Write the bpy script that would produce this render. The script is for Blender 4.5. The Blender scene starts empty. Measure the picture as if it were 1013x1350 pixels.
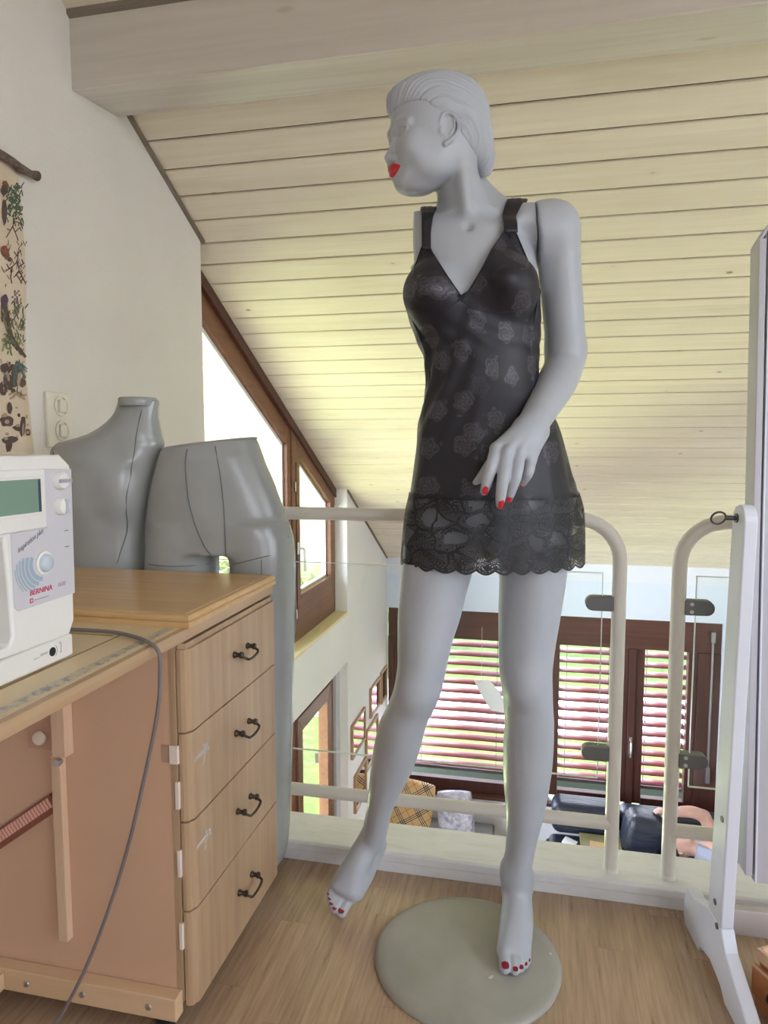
import bpy, bmesh, math, random
import numpy as np
from mathutils import Vector, Matrix
random.seed(7)
rng = np.random.default_rng(7)
scene = bpy.context.scene
COL = scene.collection

# ---------------------------------------------------------------- camera model (photo taken 1013 x 1350)
F_PX, PIT, YAW, CAM_H = 916.0, math.radians(5.21), math.radians(12.36), 1.03
cP, sP, cY, sY = math.cos(PIT), math.sin(PIT), math.cos(YAW), math.sin(YAW)

cam_data = bpy.data.cameras.new('camera')
cam = bpy.data.objects.new('camera', cam_data)
COL.objects.link(cam)
cam_data.sensor_fit = 'VERTICAL'
cam_data.sensor_height = 24.0
cam_data.lens = F_PX / 1350.0 * 24.0
cam_data.clip_start = 0.02
cam_data.clip_end = 200
cam.location = (0, 0, CAM_H)
cam.rotation_euler = (math.radians(90) - PIT, 0, YAW)
scene.camera = cam

# ---------------------------------------------------------------- scene helpers
def link(o):
    COL.objects.link(o)
    return o

def thing(name, label, cat, loc=(0, 0, 0), rz=0.0, group=None):
    o = link(bpy.data.objects.new(name, None))
    o.empty_display_size = 0.05
    o.location = loc
    o.rotation_euler = (0, 0, rz)
    o['label'] = label
    o['category'] = cat
    if group:
        o['group'] = group
    return o

def tag(o, label=None, cat=None, group=None, kind=None):
    if label: o['label'] = label
    if cat: o['category'] = cat
    if group: o['group'] = group
    if kind: o['kind'] = kind
    return o

def copy_tree(o, parent=None):
    c = o.copy()
    COL.objects.link(c)
    if parent is not None:
        c.parent = parent
    for ch in list(o.children):
        copy_tree(ch, c)
    return c

def root_world(o):
    """world translation of an (unrotated-or-not) chain, valid before any depsgraph update"""
    M = Matrix.Identity(4)
    chain = []
    while o is not None:
        chain.append(o); o = o.parent
    for q in reversed(chain):
        M = M @ (Matrix.Translation(q.location) @ q.rotation_euler.to_matrix().to_4x4())
    return M

class MB:
    """collects shapes in world coordinates; build() links them as ONE mesh object in the parent's frame"""
    def __init__(self):
        self.v, self.f, self.m = [], [], []
        self.cur = 0
    def add(self, vs, fs):
        n = len(self.v)
        self.v += [tuple(p) for p in vs]
        for q in fs:
            self.f.append([i + n for i in q]); self.m.append(self.cur)
        return self
    def box(self, x0, x1, y0, y1, z0, z1, M=None):
        vs = [(x, y, z) for z in (z0, z1) for y in (y0, y1) for x in (x0, x1)]
        if M is not None:
            vs = [M @ Vector(p) for p in vs]
        return self.add(vs, [(0, 2, 3, 1), (4, 5, 7, 6), (0, 1, 5, 4), (2, 6, 7, 3), (0, 4, 6, 2), (1, 3, 7, 5)])
    def prism(self, poly, ext):
        """poly: list of 3D points (planar), ext: extrusion vector"""
        n = len(poly); e = Vector(ext)
        vs = [Vector(p) for p in poly] + [Vector(p) + e for p in poly]
        fs = [list(range(n))[::-1], list(range(n, 2 * n))]
        fs += [(i, (i + 1) % n, (i + 1) % n + n, i + n) for i in range(n)]
        nrm = Vector((0, 0, 0))
        for i in range(n):
            nrm += Vector(poly[i]).cross(Vector(poly[(i + 1) % n]))
        if nrm.dot(e) < 0:
            fs = [list(q)[::-1] for q in fs]
        return self.add(vs, fs)
    def tube(self, pts, r, n=14, cap=True, closed=False, flat=None):
        pts = [Vector(p) for p in pts]
        N = len(pts)
        rs = r if isinstance(r, (list, tuple)) else [r] * N
        tang = []
        for i in range(N):
            if closed:
                t = pts[(i + 1) % N] - pts[i - 1]
            else:
                t = pts[min(i + 1, N - 1)] - pts[max(i - 1, 0)]
            tang.append(t.normalized())
        up = Vector((0, 0, 1))
        if abs(tang[0].dot(up)) > 0.9: up = Vector((1, 0, 0))
        a = tang[0].cross(up).normalized()
        vs, fs = [], []
        for i in range(N):
            t = tang[i]
            a = (a - t * a.dot(t))
            a.normalize()
            b = t.cross(a)
            for k in range(n):
                w = 2 * math.pi * k / n
                vs.append(pts[i] + (a * math.cos(w) + b * math.sin(w) * (flat or 1.0)) * rs[i])
        for i in range(N if closed else N - 1):
            j = (i + 1) % N
            for k in range(n):
                l = (k + 1) % n
                fs.append((i * n + k, i * n + l, j * n + l, j * n + k))
        if cap and not closed:
            fs.append(list(range(n))[::-1]); fs.append([(N - 1) * n + k for k in range(n)])
        return self.add(vs, fs)
    def cyl(self, a, b, r, n=20, r2=None):
        return self.tube([a, b], [r, r if r2 is None else r2], n)
    def lathe(self, prof, c, axis=(0, 0, 1), n=48):
        """prof: list of (radius, height along the axis)"""
        ax = Vector(axis).normalized()
        h = Vector((1, 0, 0)) if abs(ax.x) < 0.8 else Vector((0, 1, 0))
        a = ax.cross(h).normalized(); b = ax.cross(a)
        c = Vector(c)
        vs, fs = [], []
        for (r, z) in prof:
            for k in range(n):
                w = 2 * math.pi * k / n
                vs.append(c + ax * z + (a * math.cos(w) + b * math.sin(w)) * max(r, 1e-5))
        m = len(prof)
        for i in range(m - 1):
            for k in range(n):
                l = (k + 1) % n
                fs.append((i * n + k, i * n + l, (i + 1) * n + l, (i + 1) * n + k))
        fs.append(list(range(n))[::-1]); fs.append([(m - 1) * n + k for k in range(n)])
        return self.add(vs, fs)
    def quad(self, a, b, c, d):
        return self.add([a, b, c, d], [(0, 1, 2, 3)])
    def build(self, name, mat, parent=None, smooth=False, bevel=0.0, seg=2, angle=35, kind=None, label=None, recalc=True):
        me = bpy.data.meshes.new(name)
        vs = self.v
        if parent is not None:
            Mi = root_world(parent).inverted()
            vs = [Mi @ Vector(p) for p in vs]
        me.from_pydata([tuple(p) for p in vs], [], self.f)
        mats = mat if isinstance(mat, (list, tuple)) else [mat]
        for m in mats: me.materials.append(m)
        if len(mats) > 1:
            me.polygons.foreach_set('material_index', self.m)
        if recalc:
            bm = bmesh.new(); bm.from_mesh(me)
            bmesh.ops.recalc_face_normals(bm, faces=bm.faces)
            bm.to_mesh(me); bm.free()
        o = link(bpy.data.objects.new(name, me))
        if parent is not None: o.parent = parent
        if smooth:
            for p in me.polygons: p.use_smooth = True
            if angle < 180:
                try:
                    me.set_sharp_from_angle(angle=math.radians(angle))
                except Exception:
                    pass
        if bevel > 0:
            b = o.modifiers.new('bevel', 'BEVEL')
            b.width = bevel; b.segments = seg; b.limit_method = 'ANGLE'; b.angle_limit = math.radians(40)
            b.harden_normals = False
        if kind: o['kind'] = kind
        if label: o['label'] = label
        me.update()
        return o

def np_mesh(name, V, Q, mat, parent=None, smooth=True, mats=None, midx=None, uv=None):
    """V (n,3) already in the parent's frame, Q (m,4) quads"""
    me = bpy.data.meshes.new(name)
    V = np.asarray(V, dtype=np.float32); Q = np.asarray(Q, dtype=np.int32)
    me.vertices.add(len(V)); me.vertices.foreach_set('co', V.ravel())
    k = Q.shape[1]
    me.loops.add(Q.size); me.loops.foreach_set('vertex_index', Q.ravel())
    me.polygons.add(len(Q))
    me.polygons.foreach_set('loop_start', np.arange(0, Q.size, k, dtype=np.int32))
    try:
        me.polygons.foreach_set('loop_total', np.full(len(Q), k, dtype=np.int32))
    except Exception:
        pass
    if uv is not None:
        l = me.uv_layers.new(name='UVMap')
        l.data.foreach_set('uv', np.asarray(uv, dtype=np.float32)[Q.ravel()].ravel())
    for m in (mats or [mat]): me.materials.append(m)
    if midx is not None:
        me.polygons.foreach_set('material_index', np.asarray(midx, dtype=np.int32))
    me.polygons.foreach_set('use_smooth', np.full(len(Q), smooth, dtype=bool))
    me.update(calc_edges=True)
    me.validate()
    o = link(bpy.data.objects.new(name, me))
    if parent is not None: o.parent = parent
    return o

def text_mesh(name, txt, size, M, mat, parent, depth=0.0002, shear=0.0, align='LEFT', spacing=1.0):
    """a line of lettering as a thin mesh; M maps the text plane (x right, y up, z out) to world"""
    cu = bpy.data.curves.new(name, 'FONT')
    cu.body = txt; cu.size = size; cu.extrude = depth; cu.shear = shear; cu.align_x = align
    cu.space_character = spacing; cu.resolution_u = 4
    tmp = bpy.data.objects.new(name, cu); COL.objects.link(tmp)
    dg = bpy.context.evaluated_depsgraph_get()
    me = bpy.data.meshes.new_from_object(tmp.evaluated_get(dg))
    bpy.data.objects.remove(tmp); bpy.data.curves.remove(cu)
    Mi = root_world(parent).inverted() @ M
    me.transform(Mi)
    me.materials.clear(); me.materials.append(mat)
    o = link(bpy.data.objects.new(name, me)); o.parent = parent
    return o

# ---------------------------------------------------------------- materials
def lin(c):
    return tuple((x / 12.92 if x <= 0.04045 else ((x + 0.055) / 1.055) ** 2.4) for x in c)
def rgb8(r, g, b):
    return lin((r / 255, g / 255, b / 255)) + (1.0,)

class NT:
    def __init__(self, name):
        self.mat = bpy.data.materials.new(name); self.mat.use_nodes = True
        self.t = self.mat.node_tree; self.n = self.t.nodes
        self.b = self.n['Principled BSDF']; self.out = self.n['Material Output']
    def node(self, typ, **kw):
        q = self.n.new(typ)
        for k, v in kw.items(): setattr(q, k, v)
        return q
    def set(self, q, **kw):
        for k, v in kw.items():
            self.inp(q, k).default_value = v
    def inp(self, q, k):
        return q.inputs[k]
    def ln(self, a, b):
        self.t.links.new(a, b)
    def val(self, sock, v):
        if hasattr(v, 'is_output'): self.ln(v, sock)
        else: sock.default_value = v
    def math(self, op, a, b=None, c=None, clamp=False):
        q = self.node('ShaderNodeMath', operation=op); q.use_clamp = clamp
        self.val(q.inputs[0], a)
        if b is not None: self.val(q.inputs[1], b)
        if c is not None: self.val(q.inputs[2], c)
        return q.outputs[0]
    def mix(self, fac, a, b, mode='MIX'):
        q = self.node('ShaderNodeMix', data_type='RGBA', blend_type=mode)
        self.val(q.inputs[0], fac); self.val(q.inputs[6], a); self.val(q.inputs[7], b)
        return q.outputs[2]
    def coord(self, which='Object', scale=(1, 1, 1), rot=(0, 0, 0), loc=(0, 0, 0)):
        tc = self.node('ShaderNodeTexCoord')
        mp = self.node('ShaderNodeMapping')
        mp.inputs['Scale'].default_value = scale; mp.inputs['Rotation'].default_value = rot; mp.inputs['Location'].default_value = loc
        self.ln(tc.outputs[which], mp.inputs['Vector'])
        return mp.outputs[0]
    def noise(self, vec, scale=5, detail=3, rough=0.5, dist=0.0):
        q = self.node('ShaderNodeTexNoise')
        self.ln(vec, q.inputs['Vector'])
        q.inputs['Scale'].default_value = scale; q.inputs['Detail'].default_value = detail
        q.inputs['Roughness'].default_value = rough; q.inputs['Distortion'].default_value = dist
        return q.outputs['Fac']
    def voro(self, vec, scale=5, feature='F1', out='Distance', rnd=1.0):
        q = self.node('ShaderNodeTexVoronoi', feature=feature)
        self.ln(vec, q.inputs['Vector']); q.inputs['Scale'].default_value = scale
        q.inputs['Randomness'].default_value = rnd
        return q.outputs[out]
    def ramp(self, fac, stops, interp='LINEAR'):
        q = self.node('ShaderNodeValToRGB'); q.color_ramp.interpolation = interp
        cr = q.color_ramp
        while len(cr.elements) > 1: cr.elements.remove(cr.elements[0])
        cr.elements[0].position = stops[0][0]; cr.elements[0].color = stops[0][1]
        for p, c in stops[1:]:
            e = cr.elements.new(p); e.color = c
        self.val(q.inputs[0], fac)
        return q.outputs[0]
    def smooth(self, x, lo, hi):
        q = self.node('ShaderNodeMapRange', interpolation_type='SMOOTHSTEP')
        self.val(q.inputs['Value'], x); q.inputs['From Min'].default_value = lo; q.inputs['From Max'].default_value = hi
        return q.outputs[0]
    def bump(self, h, strength=0.2, dist=0.002):
        q = self.node('ShaderNodeBump'); q.inputs['Strength'].default_value = strength; q.inputs['Distance'].default_value = dist
        self.ln(h, q.inputs['Height']); self.ln(q.outputs[0], self.b.inputs['Normal'])
    def base(self, v): self.val(self.b.inputs['Base Color'], v)
    def rough(self, v): self.val(self.b.inputs['Roughness'], v)

G1, W1, B1 = (0.5, 0.5, 0.5, 1), (1, 1, 1, 1), (0, 0, 0, 1)

def simple(name, col, rough=0.5, metal=0.0, noise=0.0, nscale=30, bump=0.0, spec=None, coat=0.0):
    m = NT(name)
    m.rough(rough); m.b.inputs['Metallic'].default_value = metal
    if spec is not None: m.b.inputs['Specular IOR Level'].default_value = spec
    if coat: m.b.inputs['Coat Weight'].default_value = coat
    vec = m.coord()
    n = m.noise(vec, nscale, 4, 0.6)
    if noise > 0:
        d = tuple(c * (1 - noise) for c in col[:3]) + (1,)
        l = tuple(min(1, c * (1 + noise)) for c in col[:3]) + (1,)
        m.base(m.ramp(n, [(0.3, d), (0.7, l)]))
    else:
        m.base(col)
    if bump > 0: m.bump(n, bump, 0.002)
    return m.mat

def wood(name, c0, c1, c2, axis='X', rough=0.45, scale=1.0, grain=1.0, knots=0.0, knotcol=None, bump=0.05, along=4.0, across=60.0):
    """straight grained veneer; the grain runs along the given object axis"""
    m = NT(name)
    s = {'X': (along, across, across), 'Y': (across, along, across), 'Z': (across, across, along)}[axis]
    vec = m.coord(scale=tuple(q * scale for q in s))
    n1 = m.noise(vec, 1.0, 5, 0.6, 0.3)
    s2 = {'X': (.5, 9, 9), 'Y': (9, .5, 9), 'Z': (9, 9, .5)}[axis]
    vec2 = m.coord(scale=tuple(q * scale for q in s2))
    n2 = m.noise(vec2, 1.0, 3, 0.5, 1.2)
    col = m.ramp(n1, [(0.30, c0), (0.5, c1), (0.72, c2)])
    col2 = m.ramp(n2, [(0.3, c0), (0.55, c1), (0.8, c2)])
    c = m.mix(0.45, col, col2)
    c = m.mix(1 - grain, c, c1)
    if knots > 0:
        s3 = {'X': (.35, 1, 1), 'Y': (1, .35, 1), 'Z': (1, 1, .35)}[axis]
        v3 = m.coord(scale=tuple(q * scale for q in s3))
        k = m.voro(v3, 7.0, 'F1')
        mask = m.math('SUBTRACT', 1.0, m.smooth(k, 0.02, 0.09), clamp=True)
        c = m.mix(m.math('MULTIPLY', mask, knots), c, knotcol or c0)
    m.base(c); m.rough(rough)
    if bump: m.bump(n1, bump, 0.001)
    return m.mat
# ---------------------------------------------------------------- daylight settings
SUN_ENERGY, EXPOSURE, WORLD_STRENGTH = 1.5, 0.76, 5.0
WORLD_NEUTRAL = [(0.0, (.16, .15, .145, 1)), (.47, (.38, .38, .39, 1)), (.505, (.66, .69, .77, 1)), (1.0, (.62, .70, .88, 1))]
WORLD_LAWN = [(0.0, (.03, .03, .03, 1)), (.222, (.05, .05, .04, 1)), (.24, (3.0, 3.6, 1.75, 1)), (.285, (2.3, 2.7, 1.35, 1)), (.32, (.5, .57, .38, 1)), (.39, (.22, .24, .18, 1)), (.485, (.4, .4, .36, 1)), (.505, (2.0, 2.2, 2.6, 1)), (.75, (2.0, 2.3, 2.9, 1)), (1.0, (1.2, 1.5, 2.0, 1))]
# ---------------------------------------------------------------- implicit-surface modelling (numpy)
def lray(x, y):
    a = (x - 506.5) / F_PX; b = -(y - 675) / F_PX
    return np.array([a, cP + b * sP, -sP + b * cP])
def LP(x, y, d):
    """point at horizontal distance d in front of the viewpoint (local frame: right, away, up)"""
    q = lray(x, y)
    return np.array([0, 0, CAM_H]) + q * (d / q[1])
def lproj(p):
    p = np.asarray(p, float)
    v = p - np.array([0, 0, CAM_H])
    w = v[..., 1] * cP - v[..., 2] * sP; u = v[..., 1] * sP + v[..., 2] * cP
    return 506.5 + F_PX * v[..., 0] / w, 675 - F_PX * u / w
def l2w(p):
    p = np.asarray(p, float)
    return np.stack([p[..., 0] * cY - p[..., 1] * sY, p[..., 0] * sY + p[..., 1] * cY, p[..., 2]], -1)
def W(x, y, d):
    return Vector(l2w(LP(x, y, d)))
def _wray(x, y):
    return l2w(lray(x, y))
def onX(x, y, X):
    d = _wray(x, y); return Vector((0, 0, CAM_H)) + Vector(d) * (X / d[0])
def onY(x, y, Y):
    d = _wray(x, y); return Vector((0, 0, CAM_H)) + Vector(d) * (Y / d[1])
def onZ(x, y, Z):
    d = _wray(x, y); return Vector((0, 0, CAM_H)) + Vector(d) * ((Z - CAM_H) / d[2])

def smin(a, b, k):
    if k <= 1e-6: return np.minimum(a, b)
    h = np.clip(0.5 + 0.5 * (b - a) / k, 0, 1)
    return b * (1 - h) + a * h - k * h * (1 - h)
def smax(a, b, k): return -smin(-a, -b, k)

def spl(zk, vk):
    """monotone cubic through (zk, vk)"""
    zk = np.asarray(zk, float); vk = np.asarray(vk, float)
    o = np.argsort(zk); zk, vk = zk[o], vk[o]
    h = np.diff(zk); dl = np.diff(vk) / h
    m = np.zeros_like(vk)
    m[0], m[-1] = dl[0], dl[-1]
    for i in range(1, len(vk) - 1):
        if dl[i - 1] * dl[i] > 0:
            w1 = 2 * h[i] + h[i - 1]; w2 = h[i] + 2 * h[i - 1]
            m[i] = (w1 + w2) / (w1 / dl[i - 1] + w2 / dl[i])
    def f(z):
        z = np.clip(z, zk[0], zk[-1])
        i = np.clip(np.searchsorted(zk, z) - 1, 0, len(h) - 1)
        t = (z - zk[i]) / h[i]
        return ((1 + 2 * t) * (1 - t) ** 2 * vk[i] + t * (1 - t) ** 2 * h[i] * m[i]
                + t * t * (3 - 2 * t) * vk[i + 1] + t * t * (t - 1) * h[i] * m[i + 1])
    return f

def sd_ell(p, c, r, R=None):
    """p tuple of arrays; R 3x3 rows = ellipsoid axes"""
    q = [p[i] - c[i] for i in range(3)]
    if R is not None:
        q = [q[0] * R[j][0] + q[1] * R[j][1] + q[2] * R[j][2] for j in range(3)]
    k0 = np.sqrt(sum((q[i] / r[i]) ** 2 for i in range(3)))
    k1 = np.sqrt(sum((q[i] / (r[i] ** 2)) ** 2 for i in range(3))) + 1e-9
    return k0 * (k0 - 1) / k1
def sd_cone(p, a, b, ra, rb):
    a = np.asarray(a, float); b = np.asarray(b, float); ab = b - a
    t = np.clip(((p[0] - a[0]) * ab[0] + (p[1] - a[1]) * ab[1] + (p[2] - a[2]) * ab[2]) / (ab @ ab + 1e-12), 0, 1)
    return np.sqrt((p[0] - a[0] - t * ab[0]) ** 2 + (p[1] - a[1] - t * ab[1]) ** 2 + (p[2] - a[2] - t * ab[2]) ** 2) - (ra + (rb - ra) * t)

class Slices:
    """stack of horizontal ellipses: keys (z, cx, cd, a, b)"""
    def __init__(self, keys, rot=0.0):
        K = np.array(keys, float)
        self.z0, self.z1 = K[:, 0].min(), K[:, 0].max()
        self.cx, self.cd, self.a, self.b = [spl(K[:, 0], K[:, j]) for j in (1, 2, 3, 4)]
        self.c, self.s = math.cos(rot), math.sin(rot)
        self.K = K
    def __call__(self, p, grow=0.0):
        x, y, z = p
        zz = z
        cx, cd, a, b = self.cx(zz), self.cd(zz), self.a(zz) + grow, self.b(zz) + grow
        u = (x - cx) * self.c + (y - cd) * self.s
        v = -(x - cx) * self.s + (y - cd) * self.c
        k0 = np.sqrt((u / a) ** 2 + (v / b) ** 2)
        k1 = np.sqrt((u / a ** 2) ** 2 + (v / b ** 2) ** 2) + 1e-9
        d = k0 * (k0 - 1) / k1
        return np.maximum(d, np.maximum(self.z0 - z, z - self.z1))
    def bbox(self):
        K = self.K
        r = np.maximum(K[:, 3], K[:, 4])
        return (np.array([(K[:, 1] - r).min(), (K[:, 2] - r).min(), self.z0]),
                np.array([(K[:, 1] + r).max(), (K[:, 2] + r).max(), self.z1]))

class Field:
    def __init__(self, xs, ys, zs):
        self.ax = [np.asarray(q, np.float64) for q in (xs, ys, zs)]
        self.F = np.full([len(q) for q in self.ax], 1.0, np.float32)
    def sub(self, lo, hi):
        sl = []
        for q, l, h in zip(self.ax, lo, hi):
            i = max(0, np.searchsorted(q, l) - 1); j = min(len(q), np.searchsorted(q, h) + 1)
            if j <= i: return None, None
            sl.append(slice(i, j))
        p = (self.ax[0][sl[0]][:, None, None], self.ax[1][sl[1]][None, :, None], self.ax[2][sl[2]][None, None, :])
        return tuple(sl), p
    def add(self, fn, lo, hi, k=0.01, m=0.03, op='u'):
        m = max(m, k * 1.3)
        sl, p = self.sub(np.asarray(lo) - m, np.asarray(hi) + m)
        if sl is None: return
        v = fn(p).astype(np.float32)
        A = self.F[sl]
        if op == 'u': self.F[sl] = smin(A, v, k)
        elif op == 's': self.F[sl] = smax(A, -v, k)
        elif op == 'i': self.F[sl] = smax(A, v, k)
    def ell(self, c, r, k=0.01, R=None, op='u', m=0.03):
        rr = max(r); c = np.asarray(c, float)
        self.add(lambda p: sd_ell(p, c, r, R), c - rr, c + rr, k, m, op)
    def cone(self, a, b, ra, rb=None, k=0.01, op='u', m=0.03):
        rb = ra if rb is None else rb
        a = np.asarray(a, float); b = np.asarray(b, float); r = max(ra, rb)
        self.add(lambda p: sd_cone(p, a, b, ra, rb), np.minimum(a, b) - r, np.maximum(a, b) + r, k, m, op)
    def chain(self, pts, rs, k=0.006, kk=None, op='u'):
        """smooth chain: its links blend among themselves, then into the field"""
        pts = [np.asarray(q, float) for q in pts]; r = max(rs)
        if len(pts) > 2:                       # round the path and its radii (Catmull-Rom)
            A = np.array([np.append(q, w) for q, w in zip(pts, rs)])
            A = np.vstack([2 * A[0] - A[1], A, 2 * A[-1] - A[-2]])
            out = []
            for i in range(1, len(A) - 2):
                for t in (0, 1 / 6, 2 / 6, 3 / 6, 4 / 6, 5 / 6):
                    out.append(.5 * (2 * A[i] + (A[i + 1] - A[i - 1]) * t + (2 * A[i - 1] - 5 * A[i] + 4 * A[i + 1] - A[i + 2]) * t * t + (3 * A[i] - A[i - 1] - 3 * A[i + 1] + A[i + 2]) * t ** 3))
            out.append(A[-2])
            pts = [q[:3] for q in out]; rs = [q[3] for q in out]; kk = 0.0
        lo = np.min(pts, 0) - r; hi = np.max(pts, 0) + r
        def fn(p):
            d = None
            for i in range(len(pts) - 1):
                e = sd_cone(p, pts[i], pts[i + 1], rs[i], rs[i + 1])
                d = e if d is None else smin(d, e, kk if kk is not None else 0.003)
            return d
        self.add(fn, lo, hi, k, op=op)
    def slices(self, S, k=0.01, op='u'):
        lo, hi = S.bbox(); self.add(S, lo, hi, k, 0.04, op)
    def mesh(self, relax=2):
        F = self.F; S = F < 0
        c = np.zeros([q - 1 for q in F.shape], np.uint8)
        for i in (0, 1):
            for j in (0, 1):
                for k in (0, 1):
                    c += S[i:S.shape[0] - 1 + i, j:S.shape[1] - 1 + j, k:S.shape[2] - 1 + k]
        act = (c > 0) & (c < 8)
        I, J, K = np.nonzero(act)
        n = len(I)
        idx = np.full(act.shape, -1, np.int32); idx[I, J, K] = np.arange(n)
        corners = [(i, j, k) for i in (0, 1) for j in (0, 1) for k in (0, 1)]
        val = {cr: F[I + cr[0], J + cr[1], K + cr[2]].astype(np.float64) for cr in corners}
        acc = np.zeros((n, 3)); cnt = np.zeros(n)
        for a in corners:
            for axn in range(3):
                if a[axn]: continue
                b = list(a); b[axn] = 1; b = tuple(b)
                va, vb = val[a], val[b]
                m = (va < 0) != (vb < 0)
                t = np.where(m, va / np.where(m, va - vb, 1), 0)
                for q in range(3):
                    acc[:, q] += np.where(m, a[q] + (t if q == axn else 0), 0)
                cnt += m
        fr = acc / cnt[:, None]
        V = np.empty((n, 3))
        for q, ii in zip(range(3), (I, J, K)):
            ax = self.ax[q]
            V[:, q] = ax[ii] + fr[:, q] * (ax[ii + 1] - ax[ii])
        quads = []
        for axn in range(3):
            o = [q for q in range(3) if q != axn]
            sa = [slice(None)] * 3; sb = [slice(None)] * 3
            sa[axn] = slice(0, -1); sb[axn] = slice(1, None)
            for q in o: sa[q] = slice(1, -1); sb[q] = slice(1, -1)
            A, B = S[tuple(sa)], S[tuple(sb)]
            e = np.argwhere(A != B)
            if not len(e): continue
            s0 = A[e[:, 0], e[:, 1], e[:, 2]]
            g = e.copy()
            for q in o: g[:, q] += 1
            def cell(du, dv):
                h = g.copy(); h[:, o[0]] += du; h[:, o[1]] += dv
                return idx[h[:, 0], h[:, 1], h[:, 2]]
            q4 = np.stack([cell(-1, -1), cell(0, -1), cell(0, 0), cell(-1, 0)], 1)
            flip = s0 if axn != 1 else ~s0
            q4[~flip] = q4[~flip][:, ::-1]
            quads.append(q4)
        Q = np.concatenate(quads)
        Q = Q[(Q >= 0).all(1)]
        for _ in range(relax):
            s = np.zeros_like(V); w = np.zeros(n)
            for i in range(4):
                a, b = Q[:, i], Q[:, (i + 1) % 4]
                for q in range(3):
                    s[:, q] += np.bincount(a, V[b, q], n) + np.bincount(b, V[a, q], n)
                w += np.bincount(a, minlength=n) + np.bincount(b, minlength=n)
            V = V + 0.5 * (s / np.maximum(w, 1)[:, None] - V)
        return V, Q

def axis_arr(segs):
    """segs: list of (start, end, step), contiguous"""
    out = []
    for a, b, h in segs:
        n = max(1, int(round((b - a) / h)))
        out.append(np.linspace(a, b, n, endpoint=False))
    out.append(np.array([segs[-1][1]]))
    return np.concatenate(out)
# ================================================================ THE ROOM
XL, XW, YB, XR, YR = -1.30, -1.41, 6.05, 2.7, -2.6      # left wall, window plane, far wall, right wall, rear wall
ZLOW = -2.55                                             # floor of the hall below the gallery
CA, CB = 3.1827, -0.5176                                 # sloping ceiling z = CA + CB*y
def cz(y): return CA + CB * y
YRIDGE = -0.35
def plaster(name, c0, c1, bump=.5, scale=150):
    m = NT(name)
    v = m.coord()
    n = m.noise(v, scale, 4, .65)
    n2 = m.noise(v, 2.0, 3, .5)
    m.base(m.ramp(n2, [(.3, c0), (.7, c1)])); m.rough(.85)
    m.bump(n, bump, .004)
    return m.mat
M_WALL = plaster('rough_white_plaster', rgb8(222, 217, 211), rgb8(229, 225, 219))
M_WALL2 = plaster('smooth_white_plaster', rgb8(232, 231, 229), rgb8(238, 237, 235), .12, 90)

def m_mid(p, q): return tuple((i * .55 + j * .45) for i, j in zip(p, q))
def plank_mat(name, a, b, c, knot, pitch):
    m = NT(name)
    tc = m.node('ShaderNodeTexCoord'); sp = m.node('ShaderNodeSeparateXYZ'); m.ln(tc.outputs['Object'], sp.inputs[0])
    i = m.math('FLOOR', m.math('DIVIDE', sp.outputs[1], pitch))
    wn = m.node('ShaderNodeTexWhiteNoise', noise_dimensions='1D'); m.ln(i, wn.inputs['W'])
    off = m.math('MULTIPLY', wn.outputs['Value'], 37.0)
    cb = m.node('ShaderNodeCombineXYZ'); m.ln(m.math('ADD', sp.outputs[0], off), cb.inputs[0]); m.ln(sp.outputs[1], cb.inputs[1]); m.ln(off, cb.inputs[2])
    mp = m.node('ShaderNodeMapping'); mp.inputs['Scale'].default_value = (2.2, 46, 1); m.ln(cb.outputs[0], mp.inputs[0])
    g = m.noise(mp.outputs[0], 1.0, 5, .6, .6)
    mp2 = m.node('ShaderNodeMapping'); mp2.inputs['Scale'].default_value = (1.0, 5, 1); m.ln(cb.outputs[0], mp2.inputs[0])
    g2 = m.noise(mp2.outputs[0], 1.6, 3, .5, 1.0)
    col = m.ramp(g, [(.25, m_mid(b, c)), (.5, b), (.8, a)])
    col = m.mix(m.math('MULTIPLY', m.smooth(g2, .55, .75), .45), col, c)
    tone = m.math('MULTIPLY_ADD', wn.outputs['Value'], .10, .93)
    tn = m.node('ShaderNodeVectorMath', operation='SCALE'); m.ln(col, tn.inputs[0]); m.ln(tone, tn.inputs['Scale'])
    # knots
    mp3 = m.node('ShaderNodeMapping'); mp3.inputs['Scale'].default_value = (.55, 1, 1); m.ln(cb.outputs[0], mp3.inputs[0])
    k = m.node('ShaderNodeTexVoronoi'); k.inputs['Scale'].default_value = 6.5; m.ln(mp3.outputs[0], k.inputs[0])
    kd = m.math('ADD', k.outputs['Distance'], m.math('MULTIPLY', m.math('SUBTRACT', g, .5), .06))
    core = m.math('SUBTRACT', 1.0, m.smooth(kd, .02, .06)); halo = m.math('SUBTRACT', 1.0, m.smooth(kd, .03, .16))
    kc = m.mix(m.math('MULTIPLY', halo, .35), tn.outputs[0], c)
    kc = m.mix(m.math('MULTIPLY', core, .9), kc, knot)
    m.base(kc); m.rough(.42)
    m.bump(g, .05, .001)
    return m.mat
PITCH = .1162
M_CEIL = plank_mat('whitewashed_pine_planks', rgb8(238, 228, 210), rgb8(231, 220, 200), rgb8(218, 202, 176), rgb8(150, 120, 95), PITCH)
M_SHADOWGAP = simple('dark_gap', rgb8(82, 70, 60), .8)

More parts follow.
